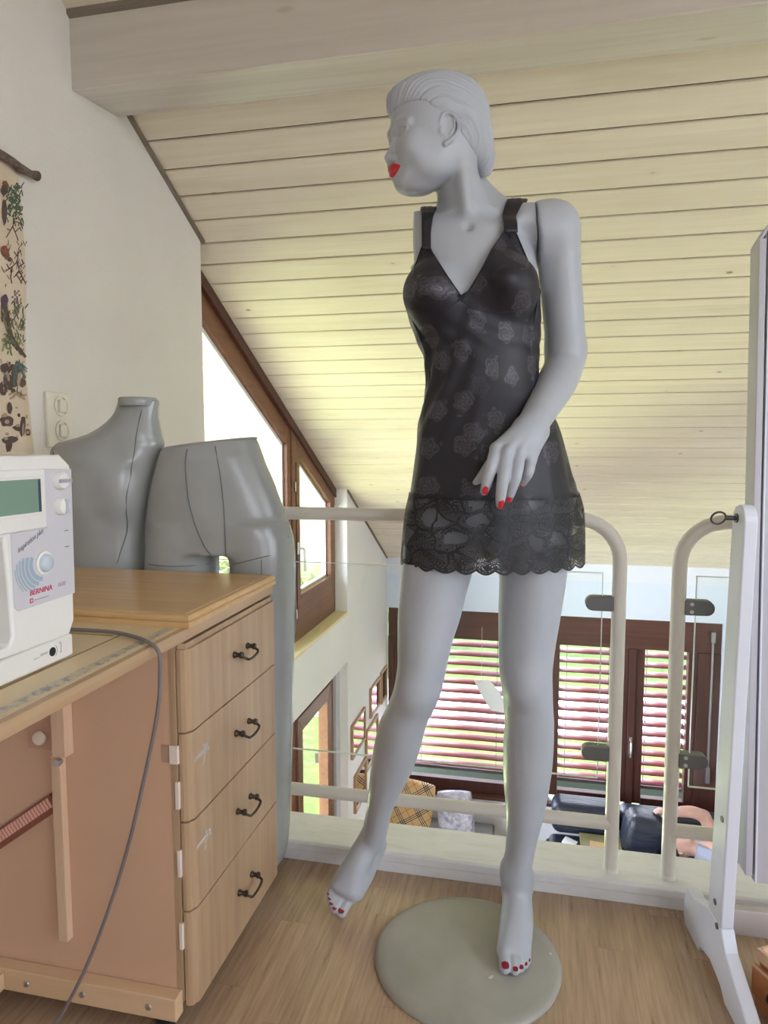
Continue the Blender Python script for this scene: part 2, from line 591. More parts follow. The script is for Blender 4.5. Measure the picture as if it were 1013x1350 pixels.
# -- sloping plank ceilings (each slope one object; its boards are separated by real V-joints)
def slope_planks(name, x0, x1, origin, rotx, length, kind, start=0.0, mat=None, joints=True, label=None):
    mb = MB(); y = start; g = .0074; th = .014
    rr = random.Random(5)
    mb.cur = 0
    while y < length:
        a, b = y + g / 2, min(y + PITCH - g / 2, length)
        mb.box(x0, x1, a + .0025, b - .0025, 0.0, .002)
        # chamfered edges
        for (p, q, zz) in ((a, a + .0025, 1), (b - .0025, b, -1)):
            za, zb = (.004, 0.0) if zz == 1 else (0.0, .004)
            mb.add([(x0, p, za), (x1, p, za), (x1, q, zb), (x0, q, zb)], [(0, 1, 2, 3)])
        mb.box(x0, x1, a, b, .002, th)
        y += PITCH
    mb.cur = 1
    mb.box(x0, x1, start, length, th - .005, th + .02)
    o = mb.build(name, [mat or M_CEIL, M_SHADOWGAP], None, recalc=True)
    o.location = origin; o.rotation_euler = (rotx, 0, 0)
    if kind: o['kind'] = kind
    return o
SL = math.atan(-CB)
y0c = YRIDGE
o = slope_planks('ceiling', -2.60, XR, (0, y0c, cz(y0c)), -SL, (YB + .25 - y0c) / math.cos(SL), 'structure', start=-.041)
# the slope behind the photographer
mb = MB(); mb.box(XL - .3, XR, -(YRIDGE - YR) / math.cos(SL) - .1, 0, 0, .05)
o = mb.build('ceiling', M_CEIL); o.location = (0, YRIDGE, cz(YRIDGE)); o.rotation_euler = (SL, 0, 0); o['kind'] = 'structure'

# -- left wall: near part, far part, band between the two window niches
YN0, YN1, ZS, ZLN = 2.578, 4.71, -.128, -.495
def yz(mbx, poly, x0, x1): mbx.prism([(x0, y, z) for y, z in poly], (x1 - x0, 0, 0))
mb = MB()
yz(mb, [(YR - .1, 0), (1.70, 0), (1.70, ZLOW), (YN0, ZLOW), (YN0, cz(YN0) + .03), (YRIDGE, cz(YRIDGE) + .03), (YR - .1, cz(YRIDGE) + CB * (YRIDGE - YR + .1) + .03)], XL, XL - .14)
mb.build('wall_left', M_WALL, kind='structure')
mb = MB()
yz(mb, [(YN1, ZLOW), (YB + .05, ZLOW), (YB + .05, cz(YB + .05) + .05), (YN1, cz(YN1) + .05)], XL, XL - .14)
mb.build('wall_left', M_WALL2, kind='structure')
mb = MB()
yz(mb, [(YN0, ZLN), (YN1, ZLN), (YN1, ZS - .02), (YN0, ZS - .02)], XL, XL - .14)
mb.build('wall_left', M_WALL2, kind='structure')
# thin shadow-line moulding where wall and boarding meet
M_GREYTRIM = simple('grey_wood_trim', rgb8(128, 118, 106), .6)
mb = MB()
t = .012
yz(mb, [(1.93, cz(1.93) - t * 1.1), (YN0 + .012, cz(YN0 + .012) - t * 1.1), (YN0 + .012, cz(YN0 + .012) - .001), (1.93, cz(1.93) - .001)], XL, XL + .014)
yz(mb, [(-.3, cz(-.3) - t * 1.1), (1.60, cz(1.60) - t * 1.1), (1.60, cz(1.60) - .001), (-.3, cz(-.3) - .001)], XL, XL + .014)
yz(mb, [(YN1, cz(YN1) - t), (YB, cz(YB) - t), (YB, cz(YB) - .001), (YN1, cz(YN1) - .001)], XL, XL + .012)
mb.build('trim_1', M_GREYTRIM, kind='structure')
# window sill boards
M_SILL = wood('pale_pine_sill', rgb8(222, 205, 160), rgb8(230, 215, 174), rgb8(236, 224, 190), 'Y', .45)
mb = MB(); mb.box(XL - .14, XL + .004, YN0, YN1, ZS - .022, ZS)
mb.build('trim_2', M_SILL, kind='structure', bevel=.004)

# -- purlin (heavy white-washed beam) under the slope
M_BEAM = wood('whitewashed_beam', rgb8(190, 182, 170), rgb8(202, 195, 184), rgb8(210, 204, 194), 'X', .22, along=1.2, across=30, knots=.5, knotcol=rgb8(170, 156, 138), bump=.03)
mb = MB()
yA, yB2 = 1.822, 2.045
mb.prism([(XL - .005, yA, 2.036), (XL - .005, yB2, 2.062), (XL - .005, yB2, cz(yB2) + .02), (XL - .005, yA, cz(yA) + .02)], (XR - XL, 0, 0))
_bb = M_BEAM.node_tree.nodes['Principled BSDF']; _bb.inputs['Specular IOR Level'].default_value = .9; _bb.inputs['Coat Weight'].default_value = .7; _bb.inputs['Coat Roughness'].default_value = .15
mb.build('trim_3', M_BEAM, kind='structure', bevel=.004, seg=2)
mb = MB()                                                   # cover strips against the boarding on both sides of the beam
mb.prism([(XL, yA - .012, cz(yA - .012) - .012), (XL, yA, cz(yA) - .014), (XL, yA, cz(yA)), (XL, yA - .012, cz(yA - .012))], (XR - XL, 0, 0))
mb.build('trim_4', M_GREYTRIM, kind='structure')

# -- gallery floor: oak strips running away from the viewer, front edge board (kerb)
def parquet():
    m = NT('oak_floor')
    tc = m.node('ShaderNodeTexCoord'); sp = m.node('ShaderNodeSeparateXYZ'); m.ln(tc.outputs['Object'], sp.inputs[0])
    wd = .066
    col_ = m.math('FLOOR', m.math('DIVIDE', sp.outputs[0], wd))
    wn = m.node('ShaderNodeTexWhiteNoise', noise_dimensions='1D'); m.ln(col_, wn.inputs['W'])
    yy = m.math('ADD', sp.outputs[1], m.math('MULTIPLY', wn.outputs['Value'], 3.1))
    row = m.math('FLOOR', m.math('DIVIDE', yy, .52))
    wn2 = m.node('ShaderNodeTexWhiteNoise', noise_dimensions='2D'); cb = m.node('ShaderNodeCombineXYZ'); m.ln(col_, cb.inputs[0]); m.ln(row, cb.inputs[1]); m.ln(cb.outputs[0], wn2.inputs['Vector'])
    off = m.math('MULTIPLY', wn2.outputs['Value'], 23.0)
    c2 = m.node('ShaderNodeCombineXYZ'); m.ln(sp.outputs[0], c2.inputs[0]); m.ln(m.math('ADD', sp.outputs[1], off), c2.inputs[1]); m.ln(off, c2.inputs[2])
    mp = m.node('ShaderNodeMapping'); mp.inputs['Scale'].default_value = (130, 7, 1); m.ln(c2.outputs[0], mp.inputs[0])
    g = m.noise(mp.outputs[0], 1.0, 5, .62, .3)
    mp2 = m.node('ShaderNodeMapping'); mp2.inputs['Scale'].default_value = (20, 1.6, 1); m.ln(c2.outputs[0], mp2.inputs[0])
    g2 = m.noise(mp2.outputs[0], 1.0, 3, .5, 1.5)
    c = m.ramp(g, [(.30, rgb8(156, 128, 102)), (.5, rgb8(178, 149, 121)), (.72, rgb8(192, 164, 136))])
    c = m.mix(m.math('MULTIPLY', m.smooth(g2, .5, .72), .4), c, rgb8(156, 131, 108))
    tn = m.node('ShaderNodeVectorMath', operation='SCALE'); m.ln(c, tn.inputs[0]); m.ln(m.math('MULTIPLY_ADD', wn2.outputs['Value'], .16, .92), tn.inputs['Scale'])
    fx = m.math('ABSOLUTE', m.math('SUBTRACT', m.math('FRACT', m.math('DIVIDE', sp.outputs[0], wd)), .5))
    fy = m.math('ABSOLUTE', m.math('SUBTRACT', m.math('FRACT', m.math('DIVIDE', yy, .52)), .5))
    jt = m.math('MAXIMUM', m.math('GREATER_THAN', fx, .493), m.math('GREATER_THAN', fy, .4986))
    m.base(m.mix(m.math('MULTIPLY', jt, .35), tn.outputs[0], rgb8(110, 84, 62))); m.rough(m.math('MULTIPLY_ADD', g, .16, .22))
    m.b.inputs['Specular IOR Level'].default_value = .6; m.b.inputs['Coat Weight'].default_value = .35; m.b.inputs['Coat Roughness'].default_value = .22
    m.bump(g, .03, .0006)
    return m.mat
M_FLOOR = parquet()
mb = MB(); mb.box(XL, XR, YR, 1.70, -.30, 0.0)
mb.build('floor', M_FLOOR, kind='structure')
M_KERB = NT('scuffed_white_paint')
_v = M_KERB.coord(scale=(3, 14, 3)); _n = M_KERB.noise(_v, 3, 5, .65, .5)
M_KERB.base(M_KERB.ramp(_n, [(.25, rgb8(222, 221, 220)), (.5, rgb8(234, 235, 236)), (.8, rgb8(240, 241, 243))])); M_KERB.rough(.5); M_KERB.bump(_n, .12, .002)
mb = MB()
mb.prism([(XL, 1.576, .0), (XL, 1.576, .028), (XL, 1.570, .030), (XL, 1.570, .048), (XL, 1.576, .052), (XL, 1.706, .052), (XL, 1.712, .046), (XL, 1.712, -.31), (XL, 1.70, -.31), (XL, 1.70, .0)], (XR - XL, 0, 0))
mb.build('trim_5', M_KERB.mat, kind='structure', bevel=.002)

# -- far wall of the hall: wall plate, lintel, three windows with red slatted blinds, right-hand post
M_PLATE_B = simple('pale_blue_white_paint', rgb8(214, 222, 240), .7)
M_PLATE_W = simple('pale_white_board', rgb8(222, 224, 238), .6)
M_BROWN = wood('dark_brown_window_wood', rgb8(62, 34, 26), rgb8(82, 46, 36), rgb8(98, 58, 46), 'X', .4, along=2, across=40)
M_BROWNZ = wood('dark_brown_window_wood_upright', rgb8(58, 32, 26), rgb8(78, 44, 36), rgb8(92, 55, 45), 'Z', .4, along=2, across=40)
M_BROWNY = wood('mid_brown_window_wood', rgb8(98, 62, 40), rgb8(118, 77, 52), rgb8(136, 92, 64), 'Y', .42, along=2, across=40)
ZP1, ZP2, ZP3, ZSB = cz(YB), -.085, -.40, -2.02
mb = MB(); mb.box(XL, XR, YB - .02, YB + .14, ZP2, ZP1 + .1); mb.build('trim_6', M_PLATE_W, kind='structure')
mb = MB(); mb.box(XL, XR, YB, YB + .14, ZP3, ZP2); mb.build('wall_back', M_PLATE_B, kind='structure')
mb = MB(); mb.box(XL, XR, YB, YB + .14, ZLOW, ZSB - .06); mb.build('wall_back', M_WALL2, kind='structure')
mb = MB(); mb.box(1.52, XR, YB, YB + .14, ZSB - .06, ZP3); mb.build('wall_back', M_PLATE_B, kind='structure')
def glass_mat(name='clear_glass', tint=(1, 1, 1, 1), refl=1.0):
    m = NT(name)
    tr = m.node('ShaderNodeBsdfTransparent'); tr.inputs[0].default_value = tint
    gl = m.node('ShaderNodeBsdfGlossy'); gl.inputs['Roughness'].default_value = .0
    lw_ = m.node('ShaderNodeLayerWeight'); lw_.inputs[0].default_value = .5
    sch = m.math('MULTIPLY_ADD', m.math('POWER', lw_.outputs['Facing'], 5.0), .95, .022)
    mx = m.node('ShaderNodeMixShader')
    m.ln(m.math('MULTIPLY', sch, refl), mx.inputs[0]); m.ln(tr.outputs[0], mx.inputs[1]); m.ln(gl.outputs[0], mx.inputs[2])
    m.ln(mx.outputs[0], m.out.inputs['Surface'])
    return m.mat
M_GLASS = glass_mat()
M_GREY_METAL = simple('brushed_grey_metal', rgb8(160, 160, 162), .35, .9)
M_CHROME = simple('chrome', rgb8(215, 215, 218), .15, 1.0)
zt_, zb_ = -.64, ZSB
WX = [(-1.24, -.09), (.16, .80), (.86, 1.345)]
lint = MB(); lint.box(XL + .01, 1.52, YB + .02, YB + .12, zt_ - .02, ZP3)
lo_ = lint.build('trim_7', M_BROWN, kind='structure', bevel=.004)
for i, (a, b) in enumerate(WX):
    mb = MB()
    for (p, q, r, s) in ((a, a + .07, zb_, zt_ - .02), (b - .07, b, zb_, zt_ - .02)):
        mb.box(p, q, YB + .03, YB + .10, r, s)
    mb.box(a + .07, b - .07, YB + .03, YB + .10, zb_ - .06, zb_ + .05)
    w = mb.build('window_%d' % (i + 1), M_BROWNZ, kind='structure', bevel=.004)
    g = MB(); g.box(a + .06, b - .06, YB + .062, YB + .068, zb_ + .03, zt_ - .01)
    g.build('window_pane', M_GLASS, w)
posts = MB()
for a, b in ((XL + .01, -1.24), (-.09, .16), (.80, .86), (1.345, 1.52)):
    posts.box(a, b, YB + .01, YB + .12, zb_ - .06, zt_ - .02)
posts.build('trim_8', M_BROWNZ, kind='structure', bevel=.003)
mb = MB(); mb.box(XL + .01, 1.52, YB - .05, YB + .02, zb_ - .075, zb_ - .05); mb.build('trim_9', M_BROWN, kind='structure', bevel=.003)

# -- the rest of the hall: right wall, rear wall, both with openings added for fill light, lower floor
FILL_SIDE = (-1.7, 1.0, .8, 2.25)                                 # unseen opening added to let in fill from the right: y0,y1,z0,z1
mb = MB(); mb.box(XR, XR + .12, FILL_SIDE[1], YB + .14, ZLOW, 3.4); mb.box(XR, XR + .12, YR, FILL_SIDE[0], ZLOW, 3.4)
mb.box(XR, XR + .12, FILL_SIDE[0], FILL_SIDE[1], ZLOW, FILL_SIDE[2]); mb.box(XR, XR + .12, FILL_SIDE[0], FILL_SIDE[1], FILL_SIDE[3], 3.4)
mb.build('wall_right', M_WALL2, kind='structure')
mb = MB(); mb.box(XL, XR, 1.6, YB, ZLOW - .1, ZLOW)
mb.build('floor', simple('hall_floor', rgb8(150, 120, 92), .4), kind='structure')
mb = MB(); mb.box(XL, XR, 1.58, 1.70, ZLOW, -.31); mb.build('wall_front', M_WALL2, kind='structure')
FILL_REAR = (0.9, 2.2, .9, 2.1)                                   # unseen opening added behind the viewer, sized for frontal fill: x0,x1,z0,z1
mb = MB()
mb.box(XL, FILL_REAR[0], YR - .12, YR, 0, 3.4); mb.box(FILL_REAR[1], XR, YR - .12, YR, 0, 3.4)
mb.box(FILL_REAR[0], FILL_REAR[1], YR - .12, YR, 0, FILL_REAR[2]); mb.box(FILL_REAR[0], FILL_REAR[1], YR - .12, YR, FILL_REAR[3], 3.4)
mb.build('wall_rear', M_WALL2, kind='structure')

# -- gable window niche on the left: two sashes under the slope
def loop_frame(mbx, outer, inner, x0, x1):
    n = len(outer)
    for i in range(n):
        j = (i + 1) % n
        q = [outer[i], outer[j], inner[j], inner[i]]
        mbx.prism([(x0, y, z) for y, z in q], (x1 - x0, 0, 0))
def inset(poly, ds):
    """move every edge of a convex polygon (y,z) inwards by its own distance"""
    n = len(poly); L = []
    ar = sum(poly[i][0] * poly[(i + 1) % n][1] - poly[(i + 1) % n][0] * poly[i][1] for i in range(n))
    for i in range(n):
        (ax, ay), (bx, by) = poly[i], poly[(i + 1) % n]
        ex, ey = bx - ax, by - ay; l = math.hypot(ex, ey)
        nx, ny = (-ey / l, ex / l) if ar > 0 else (ey / l, -ex / l)
        L.append((ax + nx * ds[i], ay + ny * ds[i], ex, ey))
    out = []
    for i in range(n):
        p, q = L[i - 1], L[i]
        den = p[2] * q[3] - p[3] * q[2]
        t = ((q[0] - p[0]) * q[3] - (q[1] - p[1]) * q[2]) / den
        out.append((p[0] + p[2] * t, p[1] + p[3] * t))
    return out
top = lambda y: cz(y) - .012
YM = 3.84                                                    # mullion between the two sashes
A = [(YN0 - .25, ZS), (YM, ZS), (YM, top(YM)), (YN0 - .25, top(YN0 - .25))]
Bp = [(YM, ZS), (YN1, ZS), (YN1, top(YN1)), (YM, top(YM))]
Ai = inset(A, [.10, .055, .135, .05]); Bi = inset(Bp, [.27, .10, .110, .13])
mb = MB(); loop_frame(mb, A, Ai, XW - .05, XW + .012)
w4 = mb.build('window_4', M_BROWNY, kind='structure', bevel=.004)
M_SEAL = simple('white_glazing_strip', rgb8(238, 238, 236), .4)
mb = MB(); Ai2 = inset(Ai, [.02] * 4); loop_frame(mb, Ai, Ai2, XW - .045, XW - .015)
mb.build('glazing_strip', M_SEAL, w4)
mb = MB(); mb.prism([(XW - .036, y, z) for y, z in Ai], (.006, 0, 0)); mb.build('window_pane', M_GLASS, w4)
mb = MB(); loop_frame(mb, Bp, Bi, XW - .05, XW + .022)
w5 = mb.build('window_5', M_BROWNY, kind='structure', bevel=.004)
mb = MB(); Bi2 = inset(Bi, [.014] * 4); loop_frame(mb, Bi, Bi2, XW - .045, XW - .015)
mb.build('glazing_strip', M_SEAL, w5)
mb = MB(); mb.prism([(XW - .036, y, z) for y, z in Bi], (.006, 0, 0)); mb.build('window_pane', M_GLASS, w5)
mb = MB(); mb.box(XW + .022, XW + .026, YM + .055, YM + .062, .05, .95)            # dark joint between the sashes
mb.build('sash_joint', simple('dark_joint', rgb8(40, 24, 18), .6), w5)
hd = MB()                                                     # lever handle on the sash
hy = YM + .075
hd.box(XW + .022, XW + .030, hy - .014, hy + .014, .40, .47)
hd.tube([(XW + .030, hy, .435), (XW + .062, hy, .435), (XW + .066, hy, .42), (XW + .066, hy + .01, .30)], .008, 10)
hd.build('window_handle', simple('white_handle', rgb8(236, 236, 236), .3), w5, smooth=True)
hb = MB()
for z in (.78, .02): hb.cyl((XW + .028, YM + .03, z), (XW + .028, YM + .03, z + .055), .006, 10)
hb.build('hinge', M_CHROME, w5, smooth=True)
st_ = MB()                                                    # stay on the reveal
st_.box(XL - .10, XL - .055, YN1 - .02, YN1 - .001, .60, .63); st_.cyl((XL - .075, YN1 - .02, .605), (XL - .075, YN1 - .02, .53), .007, 10)
st_.build('window_stay', simple('white_plastic', rgb8(240, 240, 240), .35), w5)
# dark strip of frame against the boarding
mb = MB()
yz(mb, [(YN0, top(YN0) - .045), (YN1, top(YN1) - .045), (YN1, cz(YN1)), (YN0, cz(YN0))], XW + .0125, XW + .034)
mb.build('trim_10', M_BROWN, kind='structure')

# -- lower window of the gable
XW2 = -1.39
Cc = [(YN0, ZLOW), (YN1 - .10, ZLOW), (YN1 - .10, ZLN), (YN0, ZLN)]
mb = MB(); loop_frame(mb, Cc, inset(Cc, [.10, .09, .09, .09]), XW2 - .05, XW2 + .01)
mb.box(XW2 - .05, XW2 + .01, 3.74, 3.82, ZLOW + .1, ZLN - .09)
D = [(3.82, ZLOW + .1), (YN1 - .19, ZLOW + .1), (YN1 - .19, ZLN - .09), (3.82, ZLN - .09)]
loop_frame(mb, D, inset(D, [.12, .09, .10, .09]), XW2 - .045, XW2 + .026)
w6 = mb.build('window_6', M_BROWNY, kind='structure', bevel=.004)
mb = MB(); mb.box(XW2 - .03, XW2 - .024, YN0 + .05, YN1 - .15, ZLOW + .1, ZLN - .08); mb.build('window_pane', M_GLASS, w6)
mb = MB(); yz(mb, [(YN1 - .10, ZLOW), (YN1, ZLOW), (YN1, ZLN), (YN1 - .10, ZLN)], XL - .14, XL - .06); mb.build('wall_left', simple('grey_reveal', rgb8(196, 198, 204), .8), kind='structure')

# -- outside: lawn, paved strip, hedge, verge of the roof, neighbour's gable
M_LAWN = NT('sunny_lawn')
_v = M_LAWN.coord(); _n = M_LAWN.noise(_v, 14, 4, .7); _m = M_LAWN.noise(_v, 1.2, 3, .5)
M_LAWN.base(M_LAWN.mix(M_LAWN.smooth(_m, .35, .65), M_LAWN.ramp(_n, [(.3, rgb8(44, 66, 24)), (.5, rgb8(84, 108, 38)), (.7, rgb8(128, 146, 62))]), rgb8(92, 116, 42))); M_LAWN.rough(.9)
mb = MB(); mb.box(-9, 14, YB + .14, 34, -2.75, -2.6)
tag(mb.build('lawn', M_LAWN.mat), 'sunlit green lawn outside the far windows', 'lawn', kind='stuff')
M_PAVE = simple('pale_paving', rgb8(236, 232, 224), .8, noise=.05, nscale=4)
mb = MB(); mb.box(-6, 10, 8.75, 10.35, -2.6, -2.56)
tag(mb.build('garden_path', M_PAVE), 'pale paved path crossing the lawn', 'path', kind='structure')
M_HEDGE = NT('hedge_leaves')
_n = M_HEDGE.noise(M_HEDGE.coord(), 22, 4, .7)
M_HEDGE.base(M_HEDGE.ramp(_n, [(.3, rgb8(52, 66, 28)), (.5, rgb8(106, 116, 56)), (.7, rgb8(190, 184, 130))])); M_HEDGE.rough(.9)
hb = MB(); rr = random.Random(3)
for i in range(420):
    x = rr.uniform(-6, 9); y = 12.4 + rr.uniform(-.45, .6); z = -2.2 + rr.random() ** 1.2 * 1.6; s = rr.uniform(.10, .24)
    bmq = bmesh.new(); bmesh.ops.create_icosphere(bmq, subdivisions=1, radius=s)
    vs = [(v.co.x * rr.uniform(.8, 1.2) + x, v.co.y * rr.uniform(.8, 1.2) + y, v.co.z * .8 + z) for v in bmq.verts]
    hb.add(vs, [[v.index for v in f.verts] for f in bmq.faces]); bmq.free()
tag(hb.build('hedge', M_HEDGE.mat, recalc=False), 'leafy sunlit hedge beyond the garden path', 'hedge', kind='stuff')
mb = MB(); mb.prism([(-2.60, -.3, cz(-.3) - .10), (-2.60, YB + .2, cz(YB + .2) - .10), (-2.60, YB + .2, cz(YB + .2) + .04), (-2.60, -.3, cz(-.3) + .04)], (-.03, 0, 0))
mb.build('trim_11', M_SEAL, kind='structure')

# -- sky and garden light (a panorama: overcast-bright sky above, sunlit grass below the horizon)
wd_ = bpy.data.worlds.new('daylight'); scene.world = wd_; wd_.use_nodes = True
wt = wd_.node_tree; wn_ = wt.nodes; bg = wn_['Background']
tcw = wn_.new('ShaderNodeTexCoord'); spw = wn_.new('ShaderNodeSeparateXYZ'); wt.links.new(tcw.outputs['Generated'], spw.inputs[0])
def wmath(op, a, b=None, c=None):
    q = wn_.new('ShaderNodeMath'); q.operation = op
    for i, v in enumerate((a, b, c)):
        if v is None: continue
        if hasattr(v, 'is_output'): wt.links.new(v, q.inputs[i])
        else: q.inputs[i].default_value = v
    return q.outputs[0]
def wramp(v, stops):
    q = wn_.new('ShaderNodeValToRGB'); cr = q.color_ramp
    while len(cr.elements) > 1: cr.elements.remove(cr.elements[0])
    cr.elements[0].position = stops[0][0]; cr.elements[0].color = stops[0][1]
    for p_, c_ in stops[1:]:
        e = cr.elements.new(p_); e.color = c_
    wt.links.new(v, q.inputs[0]); return q.outputs[0]
zel = wmath('MULTIPLY_ADD', spw.outputs[2], .5, .5)
neutral = wramp(zel, WORLD_NEUTRAL)
lawn_ = wramp(zel, WORLD_LAWN)
mrx = wn_.new('ShaderNodeMapRange'); mrx.interpolation_type = 'SMOOTHSTEP'; mrx.inputs['From Min'].default_value = -.25; mrx.inputs['From Max'].default_value = -.50
wt.links.new(spw.outputs[0], mrx.inputs[0])
mixw = wn_.new('ShaderNodeMix'); mixw.data_type = 'RGBA'
wt.links.new(mrx.outputs[0], mixw.inputs[0]); wt.links.new(neutral, mixw.inputs[6]); wt.links.new(lawn_, mixw.inputs[7])
wt.links.new(mixw.outputs[2], bg.inputs[0])
bg.inputs[1].default_value = WORLD_STRENGTH
sun = bpy.data.lights.new('sun', 'SUN'); sun.energy = SUN_ENERGY; sun.angle = math.radians(.6); sun.color = (1.0, .95, .85)
so = link(bpy.data.objects.new('sun', sun)); so.rotation_euler = (math.radians(38), 0, math.radians(205)); so.location = (0, 12, 8)
scene.view_settings.view_transform = 'Standard'
scene.view_settings.look = 'None'
scene.view_settings.gamma = 1.0
scene.view_settings.exposure = EXPOSURE
try: scene.view_settings.use_curve_mapping = False
except Exception: pass
# ================================================================ MANNEQUIN (modelled in the local frame right/away/up)
M_ORG = np.array([0.168, 1.320, 0.0])
mann = thing('mannequin', 'grey-white one-armed female mannequin in a black lace-hemmed slip on a round base', 'mannequin',
             loc=tuple(l2w(M_ORG)), rz=YAW)
PLATE = 0.012

def keys(rows, grow=0.0):
    out = []
    for (y, xl, xr, d, b) in rows:
        p = LP((xl + xr) / 2, y, d); a = abs(LP(xr, y, d)[0] - LP(xl, y, d)[0]) / 2
        out.append((p[2], p[0], d, a + grow, b + grow))
    return out
def pr(px, d): return px * d / F_PX

legL = Slices(keys([(625, 686, 726, 1.415, .03), (655, 662, 748, 1.415, .07), (690, 654, 754, 1.41, .085), (745, 658.6, 747.5, 1.405, .078), (811, 658, 738, 1.398, .068), (854, 658.3, 731, 1.39, .061),
    (880, 659, 728, 1.386, .057), (905, 661.5, 728, 1.385, .054), (930, 664.5, 728.8, 1.392, .052), (957, 666, 730, 1.402, .054), (980, 664.5, 729.5, 1.41, .056),
    (1002, 664.2, 728, 1.415, .057), (1037, 665.2, 723.5, 1.42, .053), (1079, 668.3, 714.7, 1.42, .044), (1115, 667.5, 706, 1.42, .038), (1147, 664.5, 700.5, 1.42, .036), (1177, 663, 698.5, 1.42, .037)]))
legR = Slices(keys([(625, 570, 610, 1.415, .03), (655, 546, 638, 1.415, .07), (690, 536, 636, 1.41, .085), (745, 530, 625, 1.402, .080), (782, 527, 614.5, 1.395, .075), (811, 524.7, 607.5, 1.388, .070), (847, 524.3, 596, 1.378, .065),
    (880, 524, 588.5, 1.37, .060), (906, 520, 583, 1.37, .057), (930, 511.5, 574, 1.382, .056), (952, 501, 563, 1.398, .058), (978, 494.5, 556, 1.418, .060),
    (1008, 489.7, 546, 1.44, .058), (1038, 486.6, 531, 1.462, .052), (1073, 482.5, 516, 1.487, .043), (1097, 477.5, 510.7, 1.503, .038), (1115, 472, 507, 1.514, .036)]))
torso = Slices(keys([(722, 640, 662, 1.415, .02), (710, 590, 710, 1.415, .06), (690, 549, 748, 1.415, .100), (675, 543, 755, 1.415, .110), (660, 545, 755, 1.415, .113), (620, 549, 747, 1.415, .110), (580, 554, 737, 1.415, .103), (540, 561, 721, 1.415, .093),
    (500, 567, 707, 1.415, .085), (480, 567, 706, 1.417, .084), (440, 556, 709, 1.42, .088), (400, 546, 710, 1.425, .093), (370, 542, 710, 1.43, .092),
    (340, 540, 708, 1.435, .085), (315, 540, 704, 1.44, .072), (300, 544, 700, 1.445, .056), (290, 550, 692, 1.45, .040)]), rot=0.14)
neck = Slices(keys([(205, 574, 628, 1.432, .050), (225, 573, 630, 1.434, .051), (240, 574, 634, 1.437, .052), (255, 577, 640, 1.441, .053), (268, 581.5, 646, 1.446, .055), (282, 583, 655, 1.45, .058), (298, 578, 668, 1.452, .056)]))

# ---- grid: coarse for the body, fine where the head and the feet are
gx = axis_arr([(-0.16, -0.03, .0022), (-0.03, 0.215, .0016), (0.215, 0.31, .0022), (0.31, 0.42, .0045)])
gy = axis_arr([(1.20, 1.31, .0022), (1.31, 1.535, .0016), (1.535, 1.62, .0045)])
gz = axis_arr([(-0.004, 0.06, .0019), (0.06, 0.16, .003), (0.16, 1.40, .0050), (1.40, 1.49, .004), (1.49, 1.77, .0016)])
Fb = Field(gx, gy, gz)
Fb.slices(torso, 0.0)
Fb.slices(legL, .018)
Fb.slices(legR, .018)
# calves, kneecaps, seat
Fb.ell(LP(694, 905, 1.35), (.026, .022, .034), .03)
Fb.ell(LP(546, 912, 1.335), (.026, .022, .034), .03)
Fb.ell(LP(598, 655, 1.475), (.085, .062, .090), .03, m=.05)
Fb.ell(LP(706, 655, 1.475), (.085, .062, .090), .03, m=.05)
Fb.ell(LP(650, 690, 1.36), (.09, .055, .07), .03, m=.05)
# chest
Fb.ell(LP(667, 384, 1.362), (.056, .058, .058), .02)
Fb.ell(LP(573, 388, 1.368), (.054, .056, .058), .02)
# shoulders and trapezius
Fb.chain([LP(618, 292, 1.455), LP(580, 303, 1.455), LP(540, 309, 1.46)], [.030, .032, .034], .02)
Fb.chain([LP(640, 290, 1.45), LP(680, 296, 1.44), LP(712, 300, 1.43)], [.030, .032, .040], .02)
Fb.chain([LP(632, 246, 1.468), LP(650, 270, 1.465), LP(676, 289, 1.45), LP(706, 292, 1.435)], [.020, .026, .028, .032], .025)
Fb.chain([LP(596, 262, 1.475), LP(580, 290, 1.47), LP(550, 302, 1.465)], [.018, .022, .028], .025)
Fb.slices(neck, .022)
# collar bones, neck tendons
Fb.chain([LP(623, 299, 1.392), LP(650, 301, 1.388), LP(690, 291, 1.405)], [.008, .009, .012], .018)
Fb.chain([LP(612, 299, 1.394), LP(585, 302, 1.398), LP(553, 296, 1.43)], [.008, .009, .012], .018)
Fb.chain([LP(607, 196, 1.388), LP(612, 245, 1.386), LP(617, 293, 1.395)], [.013, .011, .008], .018)
Fb.ell(LP(617, 301, 1.372), (.007, .005, .009), .014, op='s')
# arm sockets: plane cuts
XCUTL = LP(546, 300, 1.45)[0]; XCUTR = LP(702.5, 300, 1.43)[0]
lo = np.array([-.16, 1.3, LP(546, 352, 1.45)[2]]); hi = np.array([.42, 1.6, 1.52])
Fb.add(lambda p: (XCUTL - p[0]) + 0 * p[1] + 0 * p[2], lo, hi, 0.0, 0.0, 'i')
def cutR(p):
    zz = p[2]; seam = XCUTR + np.clip((LP(702, 300, 1.43)[2] - zz), 0, 1) * 0.20
    return (p[0] - seam) + 0 * p[1]
Fb.add(cutR, np.array([.2, 1.25, LP(710, 352, 1.43)[2]]), np.array([.42, 1.6, 1.52]), 0.0, 0.0, 'i')

